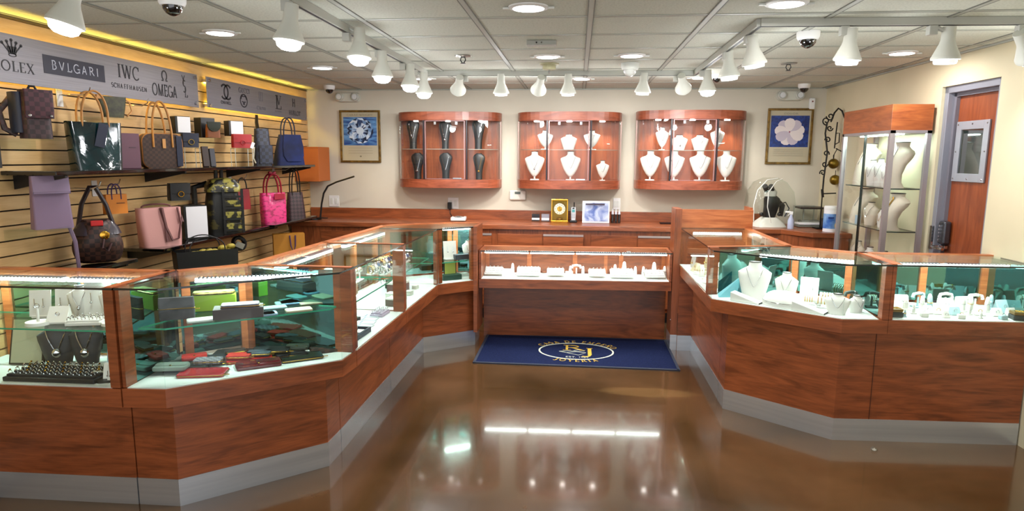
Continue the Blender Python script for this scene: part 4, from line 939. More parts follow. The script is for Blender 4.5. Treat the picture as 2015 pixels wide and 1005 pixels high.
wall_cab('curved wall cabinet with eight white busts above the wood ledge', .585, 1.665, 1.292, 2.065, 4)
# necklace stands -------------------------------------------------------
def bust(label, x, y, z, h, w, m, kind='stand', rz=0, neck=None, group=None, pend=None, cap=True, chain_r=.0021, name='necklace_bust'):
    t = thing(name, label, 'necklace display', (x, y, z), rz, group)
    b = MB()
    if kind == 'stand':
        MB().loft([rrect(w*.46, w*.30, .01, 0), rrect(w*.44, w*.28, .01, h*.035)]).build('foot', m, t, True)
        prof = [(.035, .08, .08), (.12, .09, .09), (.14, .20, .16), (.22, .42, .26), (.36, .66, .34), (.52, .84, .38), (.68, .98, .36), (.75, 1.0, .32), (.79, .86, .30), (.83, .55, .27), (.87, .36, .25), (.93, .33, .24), (1.0, .34, .25)]
    elif kind == 'short':
        prof = [(0, .62, .42), (.3, .8, .45), (.6, .97, .42), (.72, 1.0, .38), (.80, .72, .32), (.88, .40, .28), (1.0, .36, .26)]
    elif kind == 'slim':
        prof = [(0, .55, .5), (.25, .55, .42), (.5, .7, .40), (.72, .95, .38), (.85, 1.0, .34), (.93, .85, .30), (1.0, .45, .26)]
    elif kind == 'tall':
        prof = [(0, .62, .55), (.2, .60, .50), (.45, .66, .52), (.65, .88, .62), (.78, 1.0, .62), (.84, .86, .54), (.88, .52, .42), (.93, .38, .36), (1.0, .42, .38)]
    rings = []
    if kind == 'tall':
        prof = [(0, .72, .6), (1, .8, .5)]
        for q, xl, xr, d in ((0, .0, .72, .62), (.12, .0, .60, .60), (.3, .03, .60, .62), (.5, .10, .72, .72), (.65, .20, .92, .82), (.75, .28, 1.0, .80), (.81, .33, .97, .66), (.85, .36, .88, .48), (.91, .35, .80, .38), (1.0, .30, .82, .42)):
            rings.append([(w*((xl+xr)/2-.5+(xr-xl)/2*cos(2*pi*i/20)), d*w/2*sin(2*pi*i/20), h*q) for i in range(20)])
    for q, a, d in (prof if kind != 'tall' else []):
        lean = (-.10 if kind != 'tall' else -.32*sin(pi*min(1, q*1.05)))*w*(1-0*q)
        if kind == 'tall': lean = w*(.18-.75*max(0, q-.25)**1.5 if q < .8 else .18-.75*.55**1.5+(q-.8)*2.2*.5)
        rings.append([(a*w/2*cos(2*pi*i/20)*1.0, d*w/2*sin(2*pi*i/20)*(1 if sin(2*pi*i/20) < 0 else .7)+lean, h*q) for i in range(20)])
    b.loft(rings); b.build('bust_form', m, t, True, sub=0)
    top = rings[-1]
    if cap: MB().tube(top, .0028, 6, True).build('neck_cord', BLACK, t, True)
    if m in (WLEA, CREAM) and chain_r == .0021: chain_r = .0013
    if neck and kind == 'tall':
        MB().tube([(rings[k][10][0]-.003, -.01*k*0-.02, rings[k][0][2]) for k in (8, 7, 6, 5, 4, 3)], chain_r*1.6, 5).build('necklace', neck, t, True)
    elif neck:
        nr = w*.20; pts = []; zt_, zl = h*.86, h*(.42 if kind == 'stand' else .35)
        for i in range(17):
            u = -1+2*i/16; q = zl+(zt_-zl)*abs(u)**1.3; aw = 0; 
            pr = min(range(len(prof)), key=lambda k: abs(prof[k][0]*h-q)); k2 = min(len(prof)-1, pr+1)
            hx = prof[pr][1]*w/2; hd = prof[pr][2]*w/2; xx = u*w*.26; cy_ = sum(p[1] for p in rings[pr])/20
            yy = cy_-hd*math.sqrt(max(.05, 1-min(.95, (xx/hx)**2)))-.004
            pts.append((xx, yy, q))
        MB().tube(pts, chain_r, 5).build('necklace', neck, t, True)
        if pend: MB().ball((pts[8][0], pts[8][1]-.003, pts[8][2]-.008), .008*pend, (1, .5, 1.2), 8).build('pendant', neck, t, True)
    return t
YC = YB-.15
def bustpx(label, pxc, pyb, pyt, wpx, y, m, **kw):
    P = on_y(pxc, pyb, y); k = depth(P)/FPX; zt_ = z_at(pxc, pyt, P.x, P.y); z = kw.pop('z', P.z); h = zt_-z
    return bust(label, P.x, y, z, h, wpx*k, m, **kw)
S1 = z_cab_shelf+.0005; B1 = 1.285+.0855; B3 = 1.292+.0855
SIL = CHROME
for lab, x, yt, wpx, z, kd in (('black slim stand with two chains on the upper shelf beside the poster', 814, 236, 26, S1, 'slim'), ('black slim stand with silver pendant in the center of the upper shelf', 877, 237, 25, S1, 'slim'),
        ('black slim stand with chunky silver beads on the upper shelf', 942, 235, 26, S1, 'slim'), ('black stand with a heart pendant on the lower level beside the poster side', 823, 301, 26, B1, 'slim'),
        ('black stand with silver link necklace in the center of the lower level', 878, 301, 26, B1, 'slim'), ('black stand with a gold drop pendant on the lower level', 943, 302, 24, B1, 'slim')):
    bustpx(lab, x, 350 if z == B1 else 293, yt, wpx, YC, mat('1d1d20', .35, name='black_bust'), z=z, kind=kd, neck=SIL if 'gold' not in lab else GOLD, pend=1.4 if 'pendant' in lab else None, chain_r=.003 if ('bead' in lab or 'link' in lab) else .0016)
for lab, x, yt, wpx, z, kd, rz in (('white bust turned sideways on the upper shelf by the glass door', 1072, 257, 31, S1, 'stand', .3), ('short white bust in the center of the upper shelf', 1119, 265, 32, S1, 'short', 0), ('white bust turned the other way on the upper shelf', 1165, 257, 33, S1, 'stand', -.3),
        ('large white bust with pendant first on the lower level', 1052, 298, 38, B1, 'stand', 0), ('large plain white bust in the center of the lower level', 1122, 298, 39, B1, 'stand', 0), ('smallest white bust on the lower level of the middle cabinet', 1185, 316, 25, B1, 'stand', 0)):
    bustpx(lab+' of the middle cabinet' if 'middle' not in lab else lab, x, 354 if z == B1 else 293, yt, wpx, YC, WLEA, z=z, kind=kd, rz=rz, neck=SIL, pend=1 if 'pendant' in lab else None)
for lab, x, yt, wpx, z, kd, rz in (('tall white bust first on the upper shelf', 1302, 251, 26, S1, 'stand', 0), ('short white bust with thin pendant second on the upper shelf', 1335, 266, 33, S1, 'short', .1), ('short white bust with draped chain third on the upper shelf', 1376, 266, 33, S1, 'short', -.1), ('tall white bust last on the upper shelf', 1410, 251, 27, S1, 'stand', -.1),
        ('large white bust first on the lower level', 1278, 297, 39, B3, 'stand', 0), ('large white bust by the door post on the lower level', 1325, 297, 39, B3, 'stand', 0), ('large white bust with blue stone third on the lower level', 1375, 297, 41, B3, 'stand', 0), ('large white bust with green stone last on the lower level', 1426, 297, 39, B3, 'stand', 0)):
    bustpx(lab+' of the eight-bust cabinet', x, 354 if z == B3 else 293, yt, wpx, YC, WLEA, z=z, kind=kd, rz=rz, neck=SIL, pend=1 if 'pendant' in lab else None)
# ------------------------------------------------------------------ posters
def poster(name, label, x0, x1, z0, z1, fr):
    t = thing(name, label, 'picture', ((x0+x1)/2, YB-.004, (z0+z1)/2)); w, h = x1-x0, z1-z0
    b = MB(); q = .022
    for a in ((-w/2, -h/2, w/2, -h/2+q), (-w/2, h/2-q, w/2, h/2), (-w/2, -h/2+q, -w/2+q, h/2-q), (w/2-q, -h/2+q, w/2, h/2-q)): b.bb((a[0], -.022, a[1]), (a[2], 0, a[3]))
    b.build('frame', fr, t, bevel=.003); MB().bb((-w/2+q, -.010, -h/2+q), (w/2-q, -.004, h/2-q)).build('mount', mat('b8ae94', .6), t)
    return t, w, h
FRG = tex('gilt_frame', '5c4418', '85662c', 'noise', (1, 1, 1), 30, rough=.35, metal=.5)
def PF(t_, y=-.0115): return lambda a, c, l: (a, y-l, c)
t, w, h = poster('framed_poster', 'gilt framed poster of a brilliant cut diamond on blue', -2.545, -2.10, 1.533, 2.084, FRG)
pz0, pz1 = -h*.17, h*.37
MB().bb((-w*.41, -.0112, pz0), (w*.41, -.0102, pz1)).build('blue_field', tex('blue_water', '0f3f86', '6aa2d6', 'noise', (1, 1, 5), 5, rough=.4, dist=1), t)
fac = [MB() for _ in range(5)]; c0 = (0, h*.11); R0 = w*.33
rr_ = [(0, .30), (1, .62), (2, .85), (3, 1.0)]
for j in range(3):
    n = 16
    for i in range(n):
        a0, a1, am = 2*pi*i/n, 2*pi*(i+1)/n, 2*pi*(i+.5)/n; r0, r1 = rr_[j][1]*R0, rr_[j+1][1]*R0
        tri = [[(r0, a0), (r0, a1), (r1, am)], [(r1, a0), (r1, a1), (r0, a0)]][(i+j) % 2] if True else 0
        for T_ in ([(r0, a0), (r0, a1), (r1, am)], [(r0, a1), (r1, am), (r1, am+2*pi/n)]):
            pts = [(c0[0]+r*cos(a), -.0114, c0[1]+r*sin(a)*.92) for r, a in T_]; fac[random.randrange(5)].plate(pts, (0, -1, 0), .0006)
pts = [(c0[0]+.3*R0*cos(2*pi*i/8), -.0114, c0[1]+.28*R0*sin(2*pi*i/8)) for i in range(8)]; fac[0].plate(pts, (0, -1, 0), .0006)
for i, c in enumerate(('d8e6f4', '24406e', '6f93c2', '10203f', 'a9c3e2')): fac[i].build('diamond_facet', mat(c, .3), t)
e = MB(); write_box(e, 'CARAT WEIGHT', PF(t), -w*.32, w*.32, h*.395, h*.425)
for i in range(3): stroke(e, [(-w*.3, -h*(.22+.05*i)), (w*.3, -h*(.22+.05*i))], .0015, PF(t))
stroke(e, arc(0, -h*.38, .008, .004, 0, 360, 8), .006, PF(t)); e.build('lettering', mat('6a6250', .6), t)
t, w, h = poster('framed_poster', 'gilt framed poster of a white flower on deep blue', 1.885, 2.325, 1.547, 2.10, FRG)
MB().bb((-w*.42, -.0112, -h*.19), (w*.42, -.0102, h*.37)).build('blue_field', tex('deep_blue', '0a1f5c', '1c3f8e', 'noise', (1, 1, 1), 14, rough=.4, dist=2), t)
pe = [MB(), MB()]
for i in range(9):
    a = 2*pi*i/9+.2; r = .085 if i % 2 else .07; P_ = []; S_ = 1.4
    for j in range(12):
        q = 2*pi*j/12; u, v = .055+.05*cos(q), .036*sin(q)*(1+.3*cos(q)); P_.append((S_*(u*cos(a)-v*sin(a)), -.0113-.0004*(i % 3), .045+S_*.92*(u*sin(a)+v*cos(a))))
    pe[i % 2].plate(P_, (0, -1, 0), .0006)
pe[0].build('petal', mat('e6dcdc', .5), t); pe[1].build('petal', mat('c6bccb', .5), t)
MB().ball((0, -.0135, .045), .006, (1, .4, 1), 8).build('flower_center', mat('b02a4c', .5), t)
e = MB(); write_box(e, 'COLOR', PF(t), -w*.15, w*.17, h*.392, h*.42)
for i in range(4): stroke(e, [(-w*.33, -h*(.24+.035*i)), (w*.33, -h*(.24+.035*i))], .0012, PF(t))
e.build('lettering', mat('5a5a60', .6), t)
# ------------------------------------------------------------------ small things on the wall
def wallplate(label, x, z, w=.115, h=.12, nm='switch_plate', cat='switch'):
    t = thing(nm, label, cat, (x, YB-.001, z)); MB().bb((-w/2, -.007, -h/2), (w/2, 0, h/2)).build('plate', WHITE, t, bevel=.003)
    for q in (-1, 1): MB().bb((q*w*.22-.014, -.011, -.032), (q*w*.22+.014, -.006, .032)).build('socket', PLAST, t, bevel=.002)
    return t
wallplate('white double switch plate beside the desk lamp', -2.64, 1.115)
wallplate('white outlet with black adapter plugged in above the scale', -1.32, 1.108, nm='wall_outlet', cat='outlet')
wallplate('white outlet behind the bottle rack', .415, 1.125, .075, .12, 'wall_outlet', 'outlet')
t = thing('power_adapter', 'black plug adapter with cord in the outlet above the scale', 'adapter', (-1.352, YB-.012, 1.085)); MB().bb((-.022, -.045, -.035), (.022, 0, .035)).build('adapter_body', BLACK, t, bevel=.005)
MB().tube([(0, -.02, -.03), (.005, -.03, -.08), (.03, -.06, -.115), (.06, -.12, -.132)], .004, 6).build('cord', BLACK, t, True)
t = thing('thermostat', 'white rounded thermostat with a small dark screen below the wall cabinets', 'thermostat', (-.625, YB-.001, 1.203)); MB().bb((-.088, -.03, -.052), (.088, 0, .052)).build('housing', mat('d8d6cc', .5), t, bevel=.014); MB().bb((-.03, -.033, .012), (.03, -.029, .038)).build('screen', mat('4a544c', .2), t)
t = thing('motion_sensor', 'white slim motion sensor near the corner by the ceiling', 'sensor', (2.30, YB-.001, 2.145)); MB().bb((-.028, -.035, -.055), (.028, 0, .055)).build('housing', WHITE, t, bevel=.01); MB().ball((0, -.034, .02), .008, n=8).build('lens', mat('803030', .3), t)
def emergency(label, x, z):
    t = thing('emergency_light', label, 'emergency light', (x, YB-.001, z))
    MB().loft([[(px_, -.05*(1-.3*k_), pz_) for px_, pz_, _ in rrect(.25*s, .095*s, .045, 0)] for k_, s in ((0, .9),)]+[[(px_, 0, pz_) for px_, pz_, _ in rrect(.26, .10, .045, 0)]]).build('housing', mat('cfd0c4', .45), t, True)
    for q in (-1, 1):
        b = MB(); b.lathe([(.046, 0), (.044, .02), (.034, .028), (.030, .022), (.004, .012)], (0, 0, 0), 20, capped=True); o = b.build('lamp_head', mat('c4c6bc', .3), t, True); o.rotation_euler = (pi/2, 0, 0); o.location = (q*.085, -.045, .004)
        c = MB(); c.lathe([(.028, .024), (.026, .030)], (0, 0, 0), 16); oo = c.build('lens', mat('e2e6e8', .1, spec=.9), o, True)
emergency('white two-lamp emergency light above the diamond poster', -2.44, 2.215); emergency('white two-lamp emergency light above the flower poster', 2.085, 2.22)
# ------------------------------------------------------------------ things on the back counter
Zt = ZK+.0005
def ctr(px, py): P = on_z(px, py, Zt); return (P.x, min(P.y, YB-.12), Zt)
P = ctr(895, 438); t = thing('digital_scale', 'small white and silver jewelry scale under the plugged outlet', 'scale', (P[0], 6.60, Zt), .1)
MB().box((0, 0, .022), (.155, .17, .035)).build('scale_body', PLAST, t, bevel=.008); MB().lathe([(.055, .04), (.055, .046), (.02, .05)], (0, .02, 0), 22).build('weighing_pan', CHROME, t, True)
MB().box((0, -.06, .041), (.07, .025, .002)).build('display', mat('3a4440', .2), t)
P = (-.335, 6.62, Zt); x_ = on_y(1063, 437, 6.62).x
for i, (px, col) in enumerate(((1054, '1c1c22'), (1073, '8a8a94'))):
    x_ = on_y(px, 436, 6.62).x; t = thing('card_holder', ['clear holder of dark business cards', 'clear holder of grey business cards beside the gold clock'][i], 'card holder', (x_, 6.62+.0*i, Zt), 0)
    b = MB(); hh = .105-.02*i
    b.bb((-.042, -.03, 0), (.042, .03, .004)); b.bb((-.042, .022, .004), (.042, .026, hh)); b.bb((-.042, -.03, .004), (.042, -.026, .035)); b.build('holder', ACR, t)
    MB().box((0, .005, .045), (.078, .018, .07)).build('cards', mat(col, .4), t)
    MB().box((0, -.004-.0, .03), (.078, .004, .02)).build('top_card', WBOX, t)
# gold clock
x_ = on_y(1101, 437, 6.62).x; t = thing('mantel_clock', 'gold glass-cased mantel clock with a round white dial', 'clock', (x_, 6.62, Zt))
k = depth((x_, 6.62, 1.05))/FPX; w = 34*k; h = 46*k
MB().box((0, 0, .012), (w, .12, .024)).build('clock_base', GOLD, t, bevel=.004); MB().box((0, 0, h-.008), (w*.96, .115, .014)).build('clock_top', GOLD, t, bevel=.003)
for a in (-1, 1):
    for c in (-1, 1): MB().box((a*w*.45, c*.052, h/2), (.009, .009, h-.03)).build('clock_post', GOLD, t)
MB().box((0, -.0, h*.5), (w*.86, .10, h*.78)).build('glass_case', ACR, t); MB().box((0, .045, h*.5), (w*.88, .004, h*.85)).build('back_plate', BRASS, t)
b = MB(); b.lathe([(w*.32, 0), (w*.32, .006)], (0, 0, 0), 28); o = b.build('dial', mat('e8e2cc', .5), t, True); o.rotation_euler = (pi/2, 0, 0); o.location = (0, -.035, h*.58)
b = MB(); b.lathe([(w*.15, .006), (w*.15, .009)], (0, 0, 0), 24); oo = b.build('inner_ring', GOLD, o, True)
b = MB()
for i in range(12): a = pi*i/6; b.box((w*.25*sin(a), w*.25*cos(a), .0075), (.004, .014, .003), -a)
b.build('hour_marks', BRASS, o)
b = MB(); b.box((0, w*.08, .010), (.003, w*.2, .002)); b.box((w*.05, -.01, .010), (w*.13, .004, .002), .4); b.build('hands', BLACK, o)
MB().lathe([(.03, .03), (.03, .042)], (0, -.01, 0), 18).build('balance_wheel', GOLD, t, True)
# cordless phone
x_ = on_y(1128, 436, 6.62).x; t = thing('cordless_phone', 'white cordless phone upright in a black cradle', 'phone', (x_, 6.62, Zt))
MB().box((0, 0, .012), (.075, .08, .024)).build('cradle', BLACK, t, bevel=.006); hs = MB().loft([rrect(.044, .026, .01, .02), rrect(.05, .03, .012, .10), rrect(.044, .028, .01, .155)]).build('handset', mat('d5d7dc', .4), t, True)
MB().tube([(.006, 0, .15), (.006, 0, .205)], .006, 8).build('antenna', BLACK, hs); MB().box((0, -.016, .118), (.03, .004, .028)).build('screen', mat('4c9a9c', .2), hs); MB().box((0, -.0145, .145), (.022, .003, .014)).build('earpiece', BLACK, hs); b = MB()
for i in range(4):
    for j in range(3): b.box((-.013+.013*j, -.016, .05+.013*i), (.008, .003, .007))
b.build('keypad', mat('8a8c94', .4), hs)
# clear acrylic box with picture (photo frame)
x_ = on_y(1172, 437, 6.60).x; k = depth((x_, 6.6, 1.05))/FPX; w, h = 53*k, 43*k
t = thing('framed_photo', 'white bordered photo frame with a bluish picture', 'picture frame', (x_, 6.60, Zt), 0)
MB().box((0, 0, h/2), (w, .016, h), Matrix.Rotation(-.12, 3, 'X')).build('frame', WBOX, t, bevel=.002); MB().box((0.004, -.009, h/2), (w*.88, .004, h*.84), Matrix.Rotation(-.12, 3, 'X')).build('print', tex('blue_photo', '5a6fae', 'd6e0f2', 'noise', (1, 1, 1), 9, rough=.15, dist=1), t)
MB().box((-.01, -.0115-.020, h*.86), (w*.7, .002, h*.08), Matrix.Rotation(-.12, 3, 'X')).build('dark_band', mat('3a3040', .3), t)
# bottle rack
x_ = on_y(1212, 434, 6.64).x
for i in range(3):
    t = thing('small_bottle', ['first', 'second', 'third'][i]+' small dark bottle with clear top beside the photo frame', 'bottle', (x_-.035+.033*i, 6.63, Zt), 0, 'small dark bottles by the photo frame')
    MB().lathe([(.014, 0), (.0145, .08), (.013, .088)], n=14).build('bottle_body', mat('1a0d0c', .15, coat=.5), t, True); MB().lathe([(.012, .088), (.013, .10), (.005, .13), (.004, .145)], n=12).build('cap', mat('cfd2da', .15), t, True)
P = on_y(1312, 433, 6.60); t = thing('glasses_case', 'slim dark pen tray near the wood ledge', 'tray', (P.x, 6.60, Zt), .1); MB().loft([rrect(.13, .04, .019, 0), rrect(.15, .05, .024, .018)]).build('tray_body', mat('2a1c1c', .3), t, True); t.name = 'pen_tray'
# desk lamp
t = thing('desk_lamp', 'slim black articulated desk lamp at the end of the back counter', 'lamp', (-2.72, 6.48, Zt), 0)
MB().lathe([(.075, 0), (.075, .014), (.03, .02)], n=24).build('lamp_base', BLACK, t, True); pts = []
for px, py in ((630, 424), (633, 400), (637, 380), (645, 366), (662, 358), (697, 347)):
    q = on_y(px, py, 6.48); pts.append((q.x+2.72, 0, q.z-Zt))
pts[0] = (pts[0][0], 0, .01)
MB().tube(pts[:4], .010, 8).build('lamp_arm', BLACK, t, True); MB().tube(pts[3:], .013, 8, flat=.7).build('lamp_head', BLACK, t, True)
MB().bb((-.02, -.06, .018), (.16, -.03, .026)).build('cord_plate', BLACK, t)
# right end: microscope under a clear cover, spray bottle, wipes, frame, pen cup
P = on_z(1512, 439, Zt); X0, Y0_ = on_y(1512, 437, 6.55).x, 6.55
t = thing('microscope', 'black gem microscope on a white base under the clear cover', 'microscope', (X0, Y0_, Zt), .2)
MB().loft([rrect(.30, .22, .05, 0), rrect(.26, .18, .05, .04), rrect(.14, .12, .04, .09)]).build('microscope_base', mat('d6d6cc', .4), t, True)
MB().loft([rrect(.10, .10, .03, .09), rrect(.13, .12, .04, .20, .02), rrect(.14, .12, .04, .27, .02), rrect(.10, .09, .04, .30, .01)]).build('microscope_body', BLACK, t, True)
b = MB(); b.tube([(.12, 0, .10), (.13, 0, .20), (.06, 0, .26)], [.02, .03, .03], 8); b.build('focus_arm', BLACK, t, True)
MB().loft([rrect(.11, .10, .04, .295), rrect(.12, .10, .04, .34), rrect(.08, .07, .03, .365)]).build('microscope_head', mat('c0c2ba', .4), t, True)
for q in (-1, 1):
    b = MB(); b.tube([(q*.03-.02, -.02, .35), (q*.03-.06, -.06, .395)], [.022, .026], 10); b.build('eyepiece', BLACK, t, True)
b = MB(); b.tube([(.05, -.02, .20), (.13, -.06, .24), (.17, -.06, .18), (.13, -.06, .10)], .006, 6); b.build('gooseneck', BLACK, t, True)
for q in (-1, 1): MB().ball((q*.09, -.03, .12), .02, n=10).build('focus_knob', BLACK, t, True)
t = thing('dust_cover', 'clear plastic domed cover over the black microscope', 'cover', (X0, Y0_, Zt), .2)
COV = glass('cover_film', (.93, .94, .92), 1.2, .06)
b = MB(); b.loft([[(x*1.0, y, z) for x, y, z in rrect(a, d, .08, zz, ox)] for a, d, zz, ox in ((.42, .30, .10, 0), (.44, .30, .22, 0), (.40, .28, .34, .0), (.30, .22, .43, -.01), (.14, .12, .475, -.01))], capped=False); b.build('plastic_film', COV, t, True)
b = MB(); b.tube([(-.21, -.12, .05), (-.225, -.13, .22), (-.19, -.12, .36), (-.09, -.10, .455), (.02, -.09, .47)], .005, 6); b.tube([(-.05, -.15, .05), (-.10, -.155, .2), (-.09, -.14, .34), (-.01, -.12, .44), (.06, -.1, .465)], .0045, 6); b.build('edge_piping', mat('dcdcd4', .3), t, True)
P = on_y(1556, 437, 6.34); t = thing('spray_bottle', 'small white spray bottle beside the covered microscope', 'bottle', (P.x, 6.34, Zt), -.3)
MB().lathe([(.026, 0), (.028, .01), (.028, .08), (.012, .12), (.012, .135)], n=16).build('bottle_body', mat('b4bcd6', .3), t, True); b = MB(); b.box((0, 0, .15), (.03, .025, .03)); b.box((-.03, 0, .16), (.05, .02, .016)); b.tube([(-.015, 0, .145), (-.03, 0, .12)], .004, 6); b.build('trigger_head', WHITE, t, bevel=.003)
P = on_y(1628, 452, 6.22); t = thing('wipes_canister', 'white and blue tub of cleaning wipes with yellow lemon label', 'canister', (P.x, 6.16, Zt))
k = depth((P.x, 6.16, 1))/FPX; r0 = 13.3*k
MB().lathe([(r0, 0), (r0, .20)], n=28).build('tub', WBOX, t, True); MB().lathe([(r0*1.02, .20), (r0*1.02, .225), (r0*.9, .235)], n=28).build('tub_lid', WHITE, t, True)
MB().lathe([(r0*1.006, .03), (r0*1.006, .165)], n=28, capped=False).build('label_band', tex('blue_label', '2c63b8', '8db8e6', 'noise', (1, 1, 1), 12, rough=.4), t, True)
b = MB(); b.ball((.035, -r0*.93, .06), .022, (1, .25, 1.3), 10); b.build('lemon_print', mat('e8c22c', .4), t, True)
b = MB(); b.box((-.02, -r0*1.0, .13), (.05, .004, .014)); b.build('label_text', mat('1a3a88', .4), t)
P = on_y(1592, 437, 6.60); t = thing('display_frame', 'square clear-fronted frame leaning behind the pen cup', 'frame', (P.x-.03, 6.68, Zt))
b = MB()
for a in ((-.10, -.005, -.092, .20), (.092, -.005, .10, .20), (-.10, .192, .10, .20), (-.10, -.005, .10, .005), (-.006, 0, .004, .2)): b.bb((a[0], -.006, max(0, a[1])), (a[2], .006, a[3]))
b.build('frame_bars', mat('a8aca4', .3, metal=.4), t); MB().bb((-.092, -.002, .005), (.092, .002, .192)).build('pane', ACR, t)
t = thing('paper_tray', 'stack of flat grey trays beneath the leaning frame', 'tray', (P.x-.02, 6.56, Zt)); MB().box((0, 0, .012), (.24, .14, .02)).build('tray_body', mat('707068', .5), t, bevel=.004); MB().box((0, 0, .034), (.22, .13, .014)).build('papers', WBOX, t)
t = thing('pen_cup', 'dark square pen cup holding a bright green marker', 'cup', (P.x+.09, 6.42, Zt)); b = MB()
for a in ((-.035, -.035, .035, -.03), (-.035, .03, .035, .035), (-.035, -.03, -.03, .03), (.03, -.03, .035, .03)): b.bb((a[0], a[1], 0), (a[2], a[3], .095))
b.bb((-.035, -.035, 0), (.035, .035, .004)); b.build('cup_body', mat('2a1a18', .4), t)
t = thing('marker', 'bright green marker standing in the dark pen cup', 'pen', (P.x+.085, 6.42, Zt+.006)); MB().tube([(0, 0, 0), (.012, 0, .16)], .010, 10).build('barrel', mat('3cc43a', .4), t, True)
t = thing('scissors', 'black handled scissors standing in the pen cup', 'scissors', (P.x+.11, 6.43, Zt+.006)); b = MB(); b.tube([(0, 0, 0), (.0, 0, .09)], .004, 6); b.build('blade', CHROME, t); b = MB(); b.tube([(.018*cos(a), 0, .115+.022*sin(a)) for a in [2*pi*i/12 for i in range(12)]], .004, 6, True); b.build('handle', BLACK, t, True)
t = thing('black_case', 'low clear-topped black box behind the wipes tub', 'box', (2.30, 6.66, Zt)); MB().box((0, 0, .085), (.22, .16, .17)).build('box_body', ACR, t); MB().box((0, 0, .18), (.24, .18, .018)).build('box_lid', mat('2a1e1a', .4), t, bevel=.003); MB().box((0, 0, .03), (.18, .12, .05)).build('contents', mat('8a8880', .6), t)
# ------------------------------------------------------------------ wrought iron bracket with three gold balls
IRON = mat('16120f', .45, metal=.4, name='wrought_iron')
YI = 6.40
t = thing('pawnbroker_sign', 'black wrought iron scroll stand with three hanging gold balls', 'sign', (2.24, YI, Zt))
def I(px, py): q = on_y(px, py, YI); return (q.x-2.24, 0, q.z-Zt)
b = MB(); b.tube([I(1618, 386), I(1621, 350), I(1628, 300), I(1624, 262), I(1628, 240)], .008, 8); b.tube([I(1618, 381), I(1645, 380)], .006, 6); b.tube([I(1619, 388), I(1618, 372)], .012, 8)
b.build('upright', IRON, t, True)
def scroll(cx_, cy_, r, a0, turns, n=22):
    return [I(cx_+r*(1-.75*i/n)*cos(a0+turns*2*pi*i/n), cy_+r*(1-.75*i/n)*sin(a0+turns*2*pi*i/n)) for i in range(n+1)]
for c in ((1626, 238, 8, 1.6, 1.2), (1634, 229, 8, 3.2, -1.2), (1633, 252, 6, 0, 1.2), (1629, 275, 6, 3, 1.2), (1626, 302, 6, .4, -1.1), (1619, 340, 6, 2.8, 1.2), (1623, 323, 6, 0, 1.1)):
    b = MB(); b.tube(scroll(*c), .006, 6); b.build('scrollwork', IRON, t, True)
b = MB(); b.tube([I(1635, 240), I(1642, 222), I(1650, 213), I(1657, 218), I(1662, 232), I(1664, 224), I(1670, 214), I(1678, 222), I(1684, 240)], .008, 8); b.build('crest', IRON, t, True)
b = MB(); b.tube([I(1648, 240), I(1645, 262), I(1642, 292)], .006, 6); b.tube([I(1646, 262), I(1652, 262), I(1651, 280), I(1643, 284)], .005, 6); b.tube([I(1648, 292), I(1640, 306), I(1640, 313)], .004, 6); b.build('hanger', IRON, t, True)
b = MB(); b.tube([I(1684, 240), I(1680, 300), I(1676, 350), I(1672, 400)], .008, 8); b.tube([I(1645, 292), I(1660, 300), I(1672, 322)], .005, 6); b.build('far_upright', IRON, t, True)
for px, py in ((1640, 322), (1663, 322), (1643, 354)):
    q = I(px, py); b = MB(); b.ball((q[0], 0, q[2]), 10*depth((2.24, YI, 1.5))/FPX, n=20); b.build('gold_ball', tex('antique_gold', '5c4612', '8c7024', 'noise', (1, 1, 1), 20, rough=.3, metal=.8), t, True)
    MB().tube([(q[0], 0, q[2]+.04), (q[0]+.0, 0, q[2]+.09)], .003, 6).build('link', IRON, t)
MB().tube([I(1618, 386), (I(1618, 386)[0], 0, .0)], .006, 6).build('stand_leg', IRON, t)
MB().bb((I(1618, 386)[0]-.05, -.06, 0), (I(1672, 386)[0]+.03, .06, .012)).build('stand_foot', IRON, t)
MB().tube([I(1672, 400), (I(1672, 400)[0], 0, 0)], .006, 6).build('stand_leg', IRON, t)
# ------------------------------------------------------------------ tall glass tower against the side wall
TX0, TX1, TY0, TY1, TZ = 2.19, wr(5.4)-.012, 4.88, 5.72, 1.985
ALU = mat('a9a3a6', .35, metal=.5, name='anodised_aluminium')
t = thing('glass_tower_cabinet', 'tall glass showcase with wood header beside the door', 'display cabinet', (0, 0, 0))
tp = [(TX0, TY0+.0), (TX1, TY0-.0), (TX1, TY1), (TX0, TY1)]
MB().prism(tp, 1.805, TZ).build('header', wood('tower_cherry', '7c3b1c', 'b06434'), t, bevel=.002); MB().prism([(TX0+.01, TY0+.01), (TX1-.01, TY0+.01), (TX1-.01, TY1-.01), (TX0+.01, TY1-.01)], 0, .70).build('cabinet_base', WOOD, t)
for x, y, w_ in ((TX0, TY0, .035), (TX1-.03, TY0, .03), (TX0, TY1-.03, .03), (TX1-.03, TY1-.03, .03)): MB().bb((x, y, .70), (x+w_, y+.03, 1.805)).build('corner_post', ALU, t)
MB().bb((TX0, TY0, 1.785), (TX1, TY1, 1.806)).build('top_channel', ALU, t)
MB().bb((TX0+.035, TY0+.01, .70), (TX1-.03, TY0+.015, 1.79)).build('end_pane', GCAB, t)
for i, (a, c) in enumerate(((TY0+.03, 5.32), (5.30, TY1-.03))):
    g_ = MB().bb((TX0+.008+.012*i, a, .70), (TX0+.013+.012*i, c, 1.79)).build('sliding_pane', GCAB, t)
    MB().bb((TX0+.005+.012*i, (5.305 if i == 0 else 5.315), .70), (TX0+.016+.012*i, (5.31 if i == 0 else 5.32), 1.79)).build('pane_edge', mat('1f2a2a', .2), g_)
SHZ = (1.395, 1.085, .715)
